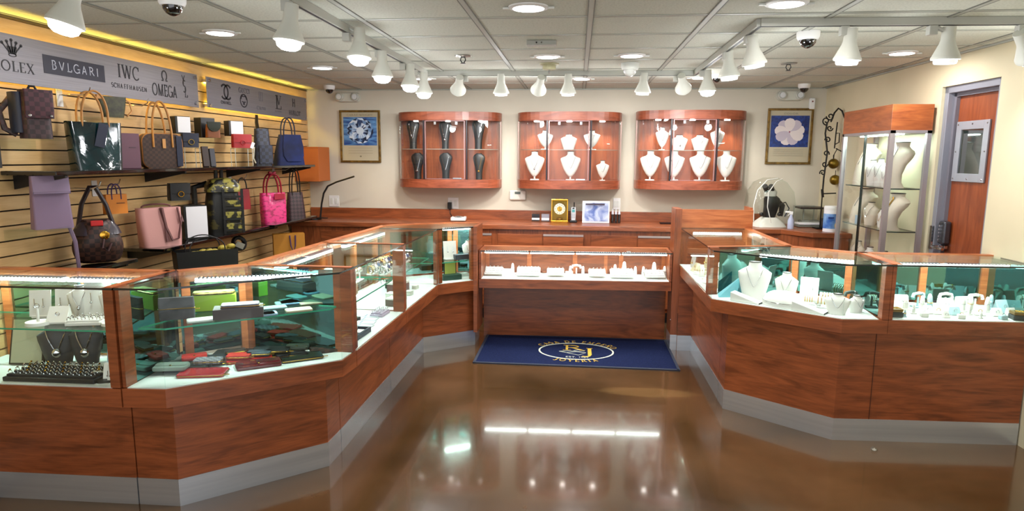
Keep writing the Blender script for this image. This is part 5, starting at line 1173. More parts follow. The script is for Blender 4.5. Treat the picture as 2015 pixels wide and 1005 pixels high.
for z in SHZ: MB().prism([(TX0+.04, TY0+.03), (TX1-.02, TY0+.03), (TX1-.02, TY1-.04), (TX0+.04, TY1-.04)], z-.008, z, 1, 0).build('glass_shelf', [GCAB, mat('1c3a38', .15, spec=.8)], t)
MB().bb((TX0+.10, TY0+.1, 1.779), (TX0+.14, TY1-.1, 1.786)).build('light_strip', lit('tower_led', (.75, 1, .92), 75), t)
tb = [('cream curved bust at the door end of the top shelf', 5.03, 0, .33, .19, 'tall'), ('cream bust at the far end of the top shelf', 5.56, 0, .33, .20, 'tall'), ('low white bust leaning in the middle of the top shelf', 5.42, 0, .20, .15, 'short'), ('low white bust beside the leaning one on the top shelf', 5.29, 0, .21, .15, 'short'),
      ('low white bust behind the center post on the top shelf', 5.17, 0, .17, .14, 'short'),
      ('cream curved bust with beaded chain at the door end of the middle shelf', 5.03, 1, .27, .19, 'tall'), ('cream bust at the far end of the middle shelf', 5.56, 1, .28, .20, 'tall'), ('low cream bust in the middle of the middle shelf', 5.38, 1, .18, .17, 'short'), ('small bust with gold piece behind the center post', 5.20, 1, .14, .11, 'short'),
      ('cream bust low down at the far end of the bottom shelf', 5.56, 2, .22, .17, 'short'), ('white bust low down in the middle of the bottom shelf', 5.34, 2, .20, .16, 'short'), ('cream bust low down near the post on the bottom shelf', 5.10, 2, .20, .15, 'short')]
for lab, y, s, h_, w_, kd in tb:
    bust(lab+' of the tower cabinet' if len(lab.split()) < 12 else lab, TX0+.15, y, SHZ[s]+.0005, h_, w_, CREAM if 'cream' in lab else WLEA, kd, rz=radians(-78) if kd != 'tall' else 0, neck=GOLD if ('gold' in lab or 'beaded' in lab) else SIL, chain_r=.003 if 'beaded' in lab else .0016)
t = thing('price_card', 'small pale blue card on the middle shelf of the tower cabinet', 'card', (TX0+.07, 5.46, SHZ[1]+.0005), radians(-80)); MB().box((0, 0, .035), (.07, .003, .07)).build('card', mat('a9c8d8', .5), t)
# ------------------------------------------------------------------ ceiling fixtures
TRK = 2.262
TW = mat('b9bab2', .45, name='track_white'); TSL = mat('33353a', .5, name='track_slot'); HEADM = mat('cfd0c6', .5, name='lamp_housing')
BULB = lit('bulb_white', (1, .97, 1.0), 10); BULBL = lit('bulb_soft', (1, .98, .95), .45)
tr = thing('light_track', 'long white ceiling track bent around three sides of the showcases', 'track', (0, 0, 0))
TP = [(-2.6, 2.46), (-1.262, 2.50), (-1.262, 5.42), (.93, 5.50), (.905, 3.52), (2.50, 3.57)]
for i in range(len(TP)-1):
    a, c = Vector(TP[i]), Vector(TP[i+1]); u = MB(); d = (c-a).normalized(); n = Vector((-d.y, d.x))*.018
    u.prism([a-n, c-n, c+n, a+n], TRK, ZC-.001); ro = u.build('track_rail', TW, tr)
    n2 = n*.35; u = MB(); u.prism([a-n2, c-n2, c+n2, a+n2], TRK-.002, TRK+.001); u.build('track_slot', TSL, ro)
def head(label, ax, ay, hx, hy, hz, dirv, s=1.0, on=1, bulb_r=.052, power=30, col=(1, .95, .9), spot=1.5):
    """adapter on the track at (ax, ay); the shade's middle at (hx, hy, hz) and aims along dirv"""
    t = thing('track_light', label, 'spotlight', (ax, ay, TRK-.002), 0, 'white cone spotlights on the ceiling track')
    MB().bb((-.02, -.02, -.045), (.02, .02, 0)).build('adapter', TW, t, bevel=.003)
    D = Vector(dirv).normalized(); H = Vector((hx-ax, hy-ay, hz-(TRK-.002)))
    top = H-D*.085*s
    m = MB(); m.tube([(0, 0, -.04), (0, 0, max(-.075, top.z+.01)), tuple(top+D*.03*s+Vector((0, 0, .0)))], .011, 8); m.build('yoke_arm', TW, t, True)
    Q = D.to_track_quat('Z', 'Y').to_matrix().to_4x4(); Q.translation = H
    m = MB(); m.M = Q
    m.lathe([(.0, -.085*s), (.030*s, -.085*s), (.032*s, -.02*s), (.036*s, -.005*s), (.062*s, .055*s), (.066*s, .062*s), (.066*s, .072*s), (.060*s, .074*s), (.058*s, .06*s), (.03*s, .0)], n=24, capped=False)
    m.build('lamp_shade', HEADM, t, True)
    m = MB(); m.M = Q; m.lathe([(.02*s, .01*s), (bulb_r*s, .065*s), (bulb_r*1.04*s, .078*s), (bulb_r*.93*s, .096*s), (bulb_r*.6*s, .108*s), (.001, .112*s)] if on else [(.02*s, .01*s), (bulb_r*s, .065*s), (bulb_r*1.02*s, .084*s), (bulb_r*.95*s, .092*s), (.001, .094*s)], n=22)
    m.build('bulb', BULB if on == 1 else BULBL, t, True)
    l = bpy.data.lights.new('spot', 'SPOT'); l.energy = power; l.spot_size = spot; l.spot_blend = .8; l.shadow_soft_size = .045; l.color = col
    lo = bpy.data.objects.new('spot_beam', l); COL.objects.link(lo); lo.parent = t
    P_ = Q.copy(); P_.translation = H+D*.13*s; lo.matrix_local = P_ @ Matrix.Rotation(pi, 4, 'X')
    l = bpy.data.lights.new('spill', 'POINT'); l.energy = power*.16; l.shadow_soft_size = .05; l.color = (.95, .97, 1)
    lo = bpy.data.objects.new('lamp_spill', l); COL.objects.link(lo); lo.parent = t; lo.location = H+D*.135*s
    return t
def hpx(label, apx, hpx_, dirv, axis, val, **kw):
    """track point from a pixel, head from a pixel at the same distance"""
    a = on_z(apx[0], apx[1], TRK)
    if axis == 'y': a = Vector((a.x, val, TRK))
    else: a = Vector((val, a.y, TRK))
    h_ = on_y(hpx_[0], hpx_[1], a.y); head(label, a.x, a.y, h_.x, h_.y, h_.z, dirv, **kw)
DN = (0, 0, -1)
W0 = 'white cone spotlight '
hd = [
 (W0+'near the brand sign, first at the left, cut by the top edge', (120, 0), (137, 12), (-.25, -.15, -1), 'yy', 2.49, dict(on=1, s=1.05)),
 (W0+'largest glowing one on the long track over the wallets', (572, 0), (571, 48), (-.1, -.05, -1), 'x', -1.262, dict(on=1)),
 (W0+'tilted with bright bulb, second along the long track', (686, 64), (707, 88), (.0, -.12, -1), 'x', -1.262, dict(on=1, s=1.0)),
 (W0+'upright, third along the long track', (750, 98), (752, 128), (0, 0, -1), 'x', -1.262, dict(on=1)),
 (W0+'fourth along the long track', (801, 124), (807, 150), (0, -.1, -1), 'x', -1.262, dict(on=1)),
 (W0+'at the far bend of the long track', (820, 137), (834, 165), (0, .0, -1), 'x', -1.262, dict(on=1)),
 (W0+'turned away to show its round back, first on the back track', (915, 148), (903, 166), (-.25, .8, -.6), 'b', 0, dict(on=0, power=46, spot=1.25)),
 (W0+'upright and second on the back track', (987, 148), (986, 166), (0, .1, -1), 'b', 0, dict(on=0)),
 (W0+'turned away beside the smoke sensor, third on the back track', (1071, 148), (1062, 166), (-.2, .8, -.6), 'b', 0, dict(on=0, power=46, spot=1.25)),
 (W0+'upright and fourth on the back track', (1118, 148), (1118, 166), (0, .1, -1), 'b', 0, dict(on=0)),
 (W0+'upright and fifth on the back track', (1272, 147), (1266, 164), (-.05, .1, -1), 'b', 0, dict(on=0)),
 (W0+'turned away, last on the back track', (1332, 147), (1343, 163), (.25, .8, -.6), 'b', 0, dict(on=0, power=46, spot=1.25)),
 (W0+'glowing at the far end of the short side track', (1384, 138), (1392, 160), (.05, 0, -1), 'r', 0, dict(on=1)),
 (W0+'second on the short side track by the dark dome camera', (1426, 103), (1434, 128), (.1, 0, -1), 'r', 0, dict(on=0, s=1.0)),
 (W0+'tilted and unlit at the bend of the side track', (1468, 70), (1482, 100), (.18, .1, -1), 'r', 0, dict(on=0, s=1.0)),
 (W0+'hanging before the wall above the tower cabinet', (1660, 52), (1671, 90), (-.05, .05, -1), 'f', 0, dict(on=0)),
 (W0+'hanging above the door frame', (1848, 45), (1864, 88), (0, .05, -1), 'f', 0, dict(on=0)),
 (W0+'cut by the edge of the picture past the door', (2006, 50), (2018, 90), (.9, .5, -1), 'f', 0, dict(on=0, power=26))]
def lerp_y(p, q, x): return p[1]+(q[1]-p[1])*(x-p[0])/(q[0]-p[0])
for lab, ap, hp_, dv, ax, val, kw in hd:
    a = on_z(ap[0], ap[1], TRK)
    if ax == 'x': P_ = (val, a.y)
    elif ax == 'yy': P_ = (a.x, val)
    elif ax == 'b': P_ = (a.x, lerp_y(TP[2], TP[3], a.x))
    elif ax == 'r': P_ = (TP[4][0]+(a.y-TP[4][1])*(TP[3][0]-TP[4][0])/(TP[3][1]-TP[4][1]), a.y)
    else: P_ = (a.x, lerp_y(TP[4], TP[5], a.x))
    h_ = on_y(hp_[0], hp_[1], P_[1]+.0)
    kw = dict(dict(power=SPW), **kw); head(lab, P_[0], P_[1], h_.x, h_.y, h_.z, dv, **kw)
def recessed(label, x, y, r=.075):
    t = thing('recessed_light', label, 'ceiling light', (x, y, ZC-.001), 0, 'round recessed ceiling lights')
    MB().lathe([(r*1.28, 0), (r*1.25, -.006), (r*1.0, -.010), (r*.98, -.004)], n=28).build('trim_ring', WHITE, t, True)
    MB().lathe([(r*.98, -.008), (r*.96, -.010), (.001, -.012)], n=28).build('lens', lit('recessed_lens', (1, .98, 1), 6), t, True)
    for q in (-1, 1): MB().box((q*r*1.42, 0, -.006), (.03, .016, .008)).build('spring_clip', PLAST, t)
    l = bpy.data.lights.new('downlight', 'AREA'); l.shape = 'DISK'; l.size = r*1.8; l.energy = RCW; l.color = (1, .97, .95)
    lo = bpy.data.objects.new('downlight', l); COL.objects.link(lo); lo.parent = t; lo.location = (0, 0, -.02)
RL = [('over the aisle nearest the camera', 1040, 13), ('over the angled white bust showcase', 1548, 5), ('over the handbags beside the brand sign', 433, 63), ('over the lower handbags by the back corner', 634, 132),
      ('in the middle row, above the smoke sensor', 1077, 110), ('in the middle row, beside the clear dome', 1243, 108), ('over the tower cabinet by the side wall', 1775, 103)]
for lab, px, py in RL:
    p = on_z(px, py, ZC); recessed('round recessed ceiling light '+lab, p.x, p.y)
for lab, x, y in (('behind the back track in the middle', .02, 5.98), ('behind the bend of the side track', 1.05, 5.95), ('behind the bend of the long track', -1.4, 5.9)): recessed('round recessed ceiling light '+lab, x, y, .07)
def dome(label, px, py, s=1.0, dark=True, cat='security camera'):
    p = on_z(px, py, ZC); t = thing('dome_camera', label, cat, (p.x, p.y, ZC-.001))
    MB().lathe([(.062*s, 0), (.060*s, -.03*s), (.052*s, -.045*s)], n=24).build('housing', WHITE if dark else PLAST, t, True)
    MB().lathe([(.045*s, -.042*s), (.043*s, -.06*s), (.030*s, -.078*s), (.012*s, -.088*s), (.001, -.09*s)], n=22).build('dome_lens', mat('0a0a0c', .08, coat=1) if dark else mat('c2c6c2', .15, coat=.5), t, True)
dome('dark dome camera at the top edge above the brand sign', 338, -8, .95); dome('white and black dome camera before the side wall', 1591, 62, 1.0); dome('small white dome camera in the corner over the slat wall', 648, 168, .9)
dome('small white dome camera above the flower poster', 1583, 165, .9); dome('clear smoky dome on the ceiling over the back track', 1240, 124, 1.1, False); dome('small dark dome camera behind the far spotlight of the side track', 1411, 146, .75)
p = on_z(1081, 125, ZC); t = thing('smoke_sensor', 'boxy beige sensor on the ceiling above the back track', 'sensor', (p.x, p.y, ZC-.001)); MB().lathe([(.075, 0), (.07, -.008), (.05, -.010), (.05, -.04), (.045, -.045)], n=20).build('housing', mat('b4b08c', .5), t, True); MB().tube([(0, 0, -.04), (0, 0, -.07)], .008, 8).build('probe', CHROME, t)
p = on_z(1066, 80, ZC); t = thing('exit_device', 'small rectangular grey box with two dots on the ceiling', 'sensor', (p.x, p.y, ZC-.001)); t.name = 'ceiling_sensor_box'; MB().bb((-.09, -.03, -.028), (.09, .03, 0)).build('housing', mat('a4a49c', .5), t, bevel=.003)
MB().ball((-.03, -.031, -.014), .005, n=8).build('indicator', BLACK, t); MB().ball((.0, -.031, -.014), .005, n=8).build('indicator', mat('6a6a60', .3), t)
for lab, px, py in (('chrome fire sprinkler on the ceiling before the first cabinet', 911, 109), ('chrome fire sprinkler on the ceiling before the flower poster', 1552, 124)):
    p = on_z(px, py, ZC); t = thing('fire_sprinkler', lab, 'sprinkler', (p.x, p.y, ZC-.001), 0, 'ceiling sprinklers'); MB().lathe([(.06, 0), (.055, -.006), (.02, -.008)], n=20).build('escutcheon', mat('9a9c94', .3, metal=.5), t, True)
    b = MB(); b.tube([(-.012, 0, -.01), (-.018, 0, -.03), (-.006, 0, -.05), (.006, 0, -.05), (.018, 0, -.03), (.012, 0, -.01)], .004, 6, True); b.lathe([(.018, -.052), (.018, -.055)], n=12); b.build('frame_arms', mat('3a3c3a', .3, metal=.6), t, True)
t = thing('glass_bead', 'small clear domed bead lying on the floor before the showcases', 'bead', tuple(on_z(1720, 885, 0))[:2]+(0,)); MB().lathe([(.018, 0), (.017, .008), (.011, .016), (.001, .02)], n=16).build('bead_body', glass('bead_glass', (.9, .92, .9), 2, .02), t, True); MB().lathe([(.012, .001), (.0115, .004)], n=14).build('bead_core', mat('b9b2a6', .2, coat=1), t, True)
# fill light added, standing in for daylight from the shop front behind the viewer
l = bpy.data.lights.new('front_fill', 'AREA'); l.shape = 'RECTANGLE'; l.size = 4.6; l.size_y = 2.0; l.energy = 40; l.color = (.95, .97, 1)
lo = bpy.data.objects.new('front_fill_light', l); COL.objects.link(lo); lo.location = (0, -.55, 1.25); lo.rotation_euler = (radians(90), 0, 0)
# ------------------------------------------------------------------ goods in the showcases
def inside(p, poly):
    r = False; n = len(poly)
    for i in range(n):
        a, c = poly[i], poly[i-1]
        if (a[1] > p[1]) != (c[1] > p[1]) and p[0] < (c[0]-a[0])*(p[1]-a[1])/(c[1]-a[1])+a[0]: r = not r
    return r
def wallet(label, x, y, z, w, d, h, m, rz, kind='zip', cat='wallet', grp=None, rx=0):
    t = thing('wallet', label, cat, (x, y, z), rz, grp)
    if rx: t.rotation_euler = (rx, 0, rz)
    MB().loft([rrect(w*.98, d*.96, .012, 0), rrect(w, d, .014, h*.25), rrect(w, d, .014, h*.75), rrect(w*.97, d*.95, .012, h)]).build('wallet_body', m, t, True)
    if kind == 'flap':
        MB().loft([rrect(w*.985, d*.62, .012, h, 0, d*.15), rrect(w*.96, d*.58, .012, h+.004, 0, d*.15)]).build('flap', m, t, True); MB().ball((0, -d*.14, h+.003), .006, (1, 1, .4), 8).build('snap', GOLD, t)
    elif kind == 'zip':
        b = MB(); b.tube([(x_, y_, h*.5) for x_, y_, _ in rrect(w*1.005, d*1.005, .014, 0)], .0022, 5, True); b.build('zipper', BRASS, t, True)
        b = MB(); b.box((w*.5+.012, -d*.3, h*.45), (.022, .006, .003)); b.build('zip_pull', GOLD, t)
    return t
RGL = mat('b01826', .15, coat=.8); RTOM = mat('c4281c', .4); DRED = mat('5c0f1c', .12, coat=.8); CHL = mat('2a2c30', .45); DOL = mat('2c3328', .5); SLT = mat('4a5560', .45); BRN = mat('33241e', .5)
MGR = mat('8a8690', .5); GGR = mat('7d8a80', .5); PAT = mat('0c0e14', .08, coat=1)
poly2 = L2f+L2b
zd = ZD+.0006
# name, px, py, width px, colour, kind, turn
WL = [('charcoal wallet next to the near post, farthest in', 268, 690, 38, CHL, 'flap', .3), ('dark olive flap wallet beside the near glass corner', 293, 711, 54, DOL, 'flap', .35), ('charcoal wallet at the foot of the near post', 266, 731, 26, CHL, 'zip', .2),
      ('long grey-green wallet along the front glass corner', 338, 733, 62, GGR, 'flap', .22), ('long flat grey-green clutch behind the front corner', 368, 709, 76, GGR, 'flap', .2), ('pale mauve checked wallet between red and grey ones', 410, 720, 52, tex('mauve_check', '6e6874', 'a09aa2', 'checker', (1, 1, 1), 60, rough=.5), 'zip', .25),
      ('glossy raspberry red wallet at the front glass', 400, 736, 88, RGL, 'zip', .20), ('matte bright red zip wallet in the front middle', 490, 707, 84, RTOM, 'zip', .22), ('glossy dark red wallet in front of the bright red one', 509, 719, 84, DRED, 'flap', .22),
      ('dark brown zip wallet behind the bright red one', 463, 697, 78, BRN, 'zip', .22), ('long charcoal flap wallet behind the patent one', 545, 689, 86, CHL, 'flap', .2), ('dark grey wallet partly under the patent one', 571, 697, 56, CHL, 'flap', .15),
      ('shiny black patent wallet at the far front glass', 594, 705, 78, PAT, 'zip', .22), ('brown checkered wallet at the far front corner', 645, 689, 66, DAM, 'flap', .22), ('matte tomato red wallet at the back under the shelf', 400, 661, 70, RTOM, 'zip', .15),
      ('slate grey wallet before the tomato red one', 415, 673, 72, SLT, 'zip', .2), ('black zip wallet at the back under the shelf', 470, 650, 52, BLEA, 'zip', .2), ('greenish black wallet behind the brown post', 476, 664, 46, DOL, 'flap', .2),
      ('charcoal wallet by the far end, under the shelf', 550, 655, 40, CHL, 'flap', .15), ('dark green-grey wallet by the far end', 578, 667, 60, DOL, 'flap', .1), ('orange red short wallet by the far end panel', 590, 646, 54, RTOM, 'flap', .1),
      ('charcoal short wallet by the far glass', 622, 659, 42, CHL, 'flap', .1), ('small brown checkered wallet by the far glass', 655, 669, 34, DAM, 'zip', .1), ('dark crimson wallet against the end panel', 592, 629, 54, mat('7c1420', .3), 'zip', .1),
      ('black quilted wallet against the end panel', 632, 640, 48, BLEA, 'zip', .1), ('small dark brown wallet against the end panel', 553, 636, 36, BRN, 'zip', .1)]
ok2 = offset(L2f, .05)
zone = offset(L2f, .078)+[(-1.72, 3.17), (-1.95, 2.96)]
placed = []; nrow = 0
for lab, px, py, wp, m, kd, rz in WL:
    p = on_z(px, py, zd)
    w = wp*depth(p)/FPX; d = min(.105, w*.55)
    rz0 = atan2(L2f[2][1]-L2f[1][1], L2f[2][0]-L2f[1][0]) if p.x > -1.72 else .25
    a = rz0*.86+(rz-.2)*.3
    if not inside((p.x, p.y), zone):  # those beyond the deck, taken as reflections, are added as solid wallets
        fr = {0: (.24, 7), 1: (.335, 6)}[nrow//7 if nrow < 14 else 1]; tt = ((nrow % 7)+.5)/7.2; nrow += 1
        if nrow > 13: continue
        ql = offset([L2f[1], L2f[2]], fr[0]); q_ = mix(ql[0], ql[1], .02+.86*tt-(.12 if fr[1] == 6 else 0)); p = Vector((q_[0], q_[1], zd)); w = min(w, .115); d = min(d, .07)
        for cut in (' at the', ' by the', ' against', ' before', ' behind', ' under', ' next'): lab = lab.split(cut)[0]
        lab = lab+', '+ORD[(nrow-1) % 7]+' in the '+('middle' if nrow < 8 else 'back')+' row of added wallets'
    fac_ = 1.0; hb = zd
    for (qx, qy, qr, qz) in placed:
        if hypot(p.x-qx, p.y-qy) < (qr+w*.5)*.55: hb = max(hb, qz)
    hb = min(hb, zd+.03); hh = .016
    placed.append((p.x, p.y, w*.5, hb+hh+.005))
    wallet(lab+' in the corner showcase' if len(lab.split()) < 10 else lab, p.x, p.y, hb, w, d, hh, m, a, kd, grp='wallets in the corner showcase')
# shelf of the corner showcase
zs = .8356
SL = [('pale card wallet at the near front of the glass shelf', 345, 641, 52, 'c2c8c0', .25), ('white passport holder behind the pale card wallet', 395, 631, 50, 'd4dcd8', .2), ('off-white folded wallet on the shelf middle', 437, 631, 48, 'c8ccc6', .3), ('small white card holder beside the brown box', 492, 624, 38, 'cdd6d4', .3),
      ('blue-grey card holder on the far shelf', 541, 617, 50, '7f9cb4', .2), ('beige card holder on the far shelf', 588, 611, 50, 'a89f86', .2), ('teal-grey card holder on the far shelf', 540, 607, 46, '6f8a8c', .2), ('grey green card holder at the far shelf end', 567, 596, 44, '5f7a74', .2), ('steel blue card holder at the far shelf end', 600, 587, 46, '50708a', .2), ('olive grey card holder at the far shelf end', 622, 595, 52, '80806a', .2)]
zone2 = offset(L2f, .10)+[(-1.70, 3.14), (-1.93, 2.93)]
for lab, px, py, wp, c, rz in SL:
    p = on_z(px, py, zs); w = wp*depth(p)/FPX
    for _ in range(60):
        if inside((p.x, p.y), zone2): break
        p.x += (-1.5-p.x)*.06; p.y += (2.92-p.y)*.06
    wallet(lab, p.x, p.y, zs, w, w*.6, .010, mat(c, .45), .5+rz*.5, 'none', grp='card holders on the glass shelf')
p = on_z(352, 630, zs); t = wallet('tall grey suede clutch standing upright on the glass shelf', p.x-.02, p.y+.02, zs, .155, .025, .105, tex('grey_suede', '3c3a3c', '58555a', 'noise', (1, 1, 1), 14, rough=.8), .45, 'zip', 'clutch')
p = on_z(462, 628, zs); t = thing('gift_box', 'taupe box under the purple wallet on the glass shelf', 'box', (p.x, p.y+.04, zs), .45); MB().box((0, 0, .028), (.22, .10, .05)).build('box_body', mat('4c3f40', .6), t, bevel=.003)
wallet('dull purple wallet lying on the taupe box', p.x+.01, p.y+.04, zs+.051, .17, .08, .018, mat('574c5e', .5), .45, 'zip')
p = on_z(425, 608, zs); t = thing('gift_box', 'lime green box at the back of the glass shelf', 'box', (p.x, min(p.y, 3.0), zs), .45); MB().box((0, 0, .04), (.20, .06, .08)).build('box_body', mat('98b832', .5), t, bevel=.003)
wallet('olive checkered wallet on top of the lime green box', p.x, min(p.y, 3.0), zs+.081, .19, .06, .015, tex('olive_check', '5a5c30', '8a8a52', 'checker', (1, 1, 1), 50, rough=.5), .45, 'zip')
# small generic jewelry display pieces --------------------------------------
def ringstand(label, x, y, z, s, m, kind, rz=0, grp=None, gem=SIL):
    nm = {'finger': 'ring_stand', 'block': 'ring_block', 'slant': 'ring_card', 'arch': 'bracelet_stand', 'tray': 'ring_tray', 'disc': 'ring_plinth', 'ear': 'earring_card', 'roll': 'bracelet_roll', 'tbar': 'jewelry_stand'}[kind]
    t = thing(nm, label, 'jewelry display', (x, y, z), rz, grp)
    def ring(cx_, cy_, cz_, r=.009, k=gem, up=True):
        b = MB(); b.tube([(cx_+r*cos(a), cy_, cz_+r*sin(a)) for a in [2*pi*i/12 for i in range(12)]], .0016, 5, True); b.build('ring', k, t, True)
    if kind == 'finger':
        MB().loft([rrect(s*.6, s*.5, .006, 0), rrect(s*.55, s*.45, .006, s*.12)]).build('foot', m, t, True); MB().loft([rrect(s*.34, s*.3, s*.14, s*.12), rrect(s*.30, s*.26, s*.12, s*.6), rrect(s*.2, s*.2, s*.09, s*.95), rrect(s*.08, s*.08, s*.03, s*1.02)]).build('finger_cone', m, t, True)
        b = MB(); b.tube([(s*.17*cos(a), s*.15*sin(a), s*.55+s*.03*sin(a)) for a in [2*pi*i/14 for i in range(14)]], .0018, 5, True); b.build('ring', gem, t, True)
    elif kind == 'block':
        MB().box((0, 0, s*.3), (s, s*.7, s*.6)).build('block', m, t, bevel=.004); ring(0, -s*.1, s*.64)
    elif kind == 'slant':
        b = MB(); b._add([(-s/2, -s*.35, 0), (s/2, -s*.35, 0), (s/2, s*.35, 0), (-s/2, s*.35, 0), (-s/2, -s*.35, s*.1), (s/2, -s*.35, s*.1), (s/2, s*.2, s*.85), (-s/2, s*.2, s*.85)], [(3, 2, 1, 0), (0, 1, 5, 4), (4, 5, 6, 7), (2, 3, 7, 6), (1, 2, 6, 5), (3, 0, 4, 7)]); b.build('slanted_card', m, t, bevel=.003); ring(0, -s*.12, s*.48)
    elif kind == 'arch':
        MB().box((0, 0, s*.05), (s*.7, s*.6, s*.1)).build('foot', m, t, bevel=.003); b = MB(); b.tube([(0, 0, s*.1), (0, 0, s*.75)], s*.07, 8); b.build('post', m, t, True)
        b = MB(); b.tube([(-s*.42, 0, s*.72), (-s*.36, 0, s*.95), (0, 0, s*1.02), (s*.36, 0, s*.95), (s*.42, 0, s*.72)], s*.12, 10); b.build('cushion', m, t, True)
        b = MB(); b.tube([(s*.2, s*.13*cos(a), s*.98+s*.13*sin(a)) for a in [2*pi*i/14 for i in range(14)]], .002, 5, True); b.build('bangle', gem, t, True)
    elif kind == 'tray':
        MB().box((0, 0, .008), (s, s*.62, .016)).build('tray_body', m, t, bevel=.003); n = max(3, int(s/.028))
        for j in range(3):
            MB().box((0, -s*.2+j*s*.2, .020), (s*.92, s*.14, .012)).build('slot_pad', m, t, bevel=.003)
        b = MB()
        for j in range(3):
            for i in range(n):
                cx_, cy_ = -s*.42+i*s*.84/(n-1), -s*.2+j*s*.2; b.tube([(cx_+.008*cos(a), cy_, .030+.008*sin(a)) for a in [2*pi*q/8 for q in range(8)]], .0016, 4, True); b.ball((cx_, cy_, .040), .0032, n=6)
        o = b.build('ring_rows', gem, t, True); o['kind'] = 'stuff'
    elif kind == 'disc':
        MB().lathe([(s*.5, 0), (s*.48, s*.14)], n=20).build('plinth', m, t, True); MB().lathe([(s*.06, s*.14), (s*.05, s*.8)], n=10).build('post', m, t, True); ring(0, 0, s*.82, .011)
    elif kind == 'ear':
        b = MB(); b.box((0, 0, s*.55), (s*.75, .004, s*1.0), Matrix.Rotation(-.15, 3, 'X')); b.build('card', m, t); MB().box((0, .01, .006), (s*.6, s*.4, .012)).build('foot', m, t, bevel=.002)
        b = MB()
        for q in (-1, 1): b.tube([(q*s*.15, -.012, s*.75), (q*s*.15, -.014, s*.5)], .002, 5); b.ball((q*s*.15, -.016, s*.45), .006, n=8)
        b.build('earring', gem, t, True)
    elif kind == 'roll':
        b = MB(); b.tube([(-s/2, 0, s*.30), (s/2, 0, s*.30)], s*.16, 14); b.build('roll', m, t, True)
        for q in (-1, 1): MB().box((q*s*.42, 0, s*.07), (s*.06, s*.3, s*.14)).build('end_foot', m, t)
        b = MB()
        for i in range(7): b.tube([(-s*.36+i*s*.12, s*.168*cos(a), s*.30+s*.168*sin(a)) for a in [2*pi*q/14 for q in range(14)]], .0022, 5, True)
        o = b.build('bangle_row', GOLD, t, True); o['kind'] = 'stuff'
    return t
# first showcase (near left end)
z1 = .8206
items = [('white square pendant card at the near end of the glass shelf', -2.56, 2.80, 'ear', .12, WLEA), ('white pendant card beside the near-end one', -2.46, 2.84, 'ear', .12, WLEA), ('white block with a dark brooch on the glass shelf', -2.40, 2.72, 'slant', .085, WLEA),
         ('narrow stand on a round black-edged plinth by the near end', -2.47, 2.68, 'disc', .10, WLEA), ('flat white ring board in the shelf middle', -2.26, 2.72, 'tray', .15, WLEA), ('tall white pendant card behind the ring board', -2.31, 2.86, 'ear', .15, WLEA),
         ('wide white card with fine necklace at the far shelf end', -2.17, 2.88, 'ear', .14, WLEA), ('small round plinth stand at the far shelf end', -2.135, 2.72, 'disc', .085, WLEA), ('white slanted card next to the far end post', -2.085, 2.82, 'slant', .09, WLEA)]
for lab, x, y, kd, s, m in items: ringstand(lab, x, y, z1, s*1.06 if kd in ('ear', 'slant', 'disc') else s, m, kd, .25)
bust('white necklace board with dark back, first of two on the shelf', -2.40, 2.87, z1, .15, .12, WLEA, 'short', .3, SIL, pend=1); bust('white necklace board with dark back, second of two on the shelf', -2.235, 2.87, z1, .15, .12, WLEA, 'short', .3, SIL, pend=1)
pa = on_z(120, 712, zd); bust('black necklace bust with round pendant under the glass shelf', pa.x, pa.y, zd, .205, .17, GREYB, 'short', .5, SIL, pend=2.4, chain_r=.003); pa = on_z(176, 712, zd); bust('black necklace bust with triangular pendant near the post', min(pa.x, -2.125), pa.y, zd, .205, .15, GREYB, 'short', .4, SIL, pend=2.4, chain_r=.003)
t = thing('ring_tray', 'long black tray filled with rows of rings at the front glass', 'jewelry display', (-2.36, 2.66, zd), .02)
MB().box((0, 0, .010), (.44, .17, .020)).build('tray_body', mat('121722', .4), t, bevel=.004)
for j in range(4): MB().box((0, -.06+j*.04, .024), (.42, .024, .012)).build('slot_pad', mat('10131c', .8), t, bevel=.003)
b = MB(); c = MB()
for j in range(4):
    for i in range(15):
        x_, y_ = -.20+i*.0285, -.06+j*.04; b.tube([(x_+.010*cos(a), y_, .036+.010*sin(a)) for a in [2*pi*q/8 for q in range(8)]], .002, 4, True); (b if (i+j) % 3 else c).ball((x_, y_, .047), .005, n=6)
o = b.build('silver_ring_rows', CHROME, t, True); o['kind'] = 'stuff'; o = c.build('gold_ring_rows', GOLD, t, True); o['kind'] = 'stuff'
t = thing('framed_board', 'dark framed pale board leaning at the near end under the shelf', 'board', (-2.66, 2.82, zd), .1); MB().box((0, 0, .115), (.17, .012, .23), Matrix.Rotation(-.25, 3, 'X')).build('frame', mat('2a2420', .5), t); MB().box((0, -.008, .115), (.15, .004, .21), Matrix.Rotation(-.25, 3, 'X')).build('board_face', mat('b4b49a', .6), t)
t = thing('watch_wedge', 'white wedge display with black rounded base at the front glass', 'jewelry display', (-2.12, 2.64, zd), .35); MB().loft([rrect(.07, .09, .02, 0), rrect(.07, .09, .02, .010)]).build('wedge_base', BLACK, t, True); MB().box((0, .01, .04), (.03, .02, .075), Matrix.Rotation(-.4, 3, 'X')).build('wedge_face', WLEA, t, bevel=.004)
for i, (x, y, h_) in enumerate(((-2.085, 2.62, .075), (-2.095, 2.67, .19))):
    t = ringstand(['short white earring stand with silver hoops at the end post', 'tall pale earring tower with silver crosses at the end post'][i], x, y, zd, h_, [WLEA, mat('a9c4d6', .4)][i], 'ear', .1); t.scale = (.5, 1, 1)
ringstand('gold starfish brooch on a low pad behind the ring tray', -2.19, 2.68, zd, .05, mat('c8c4b0', .5), 'block', .3, gem=GOLD)
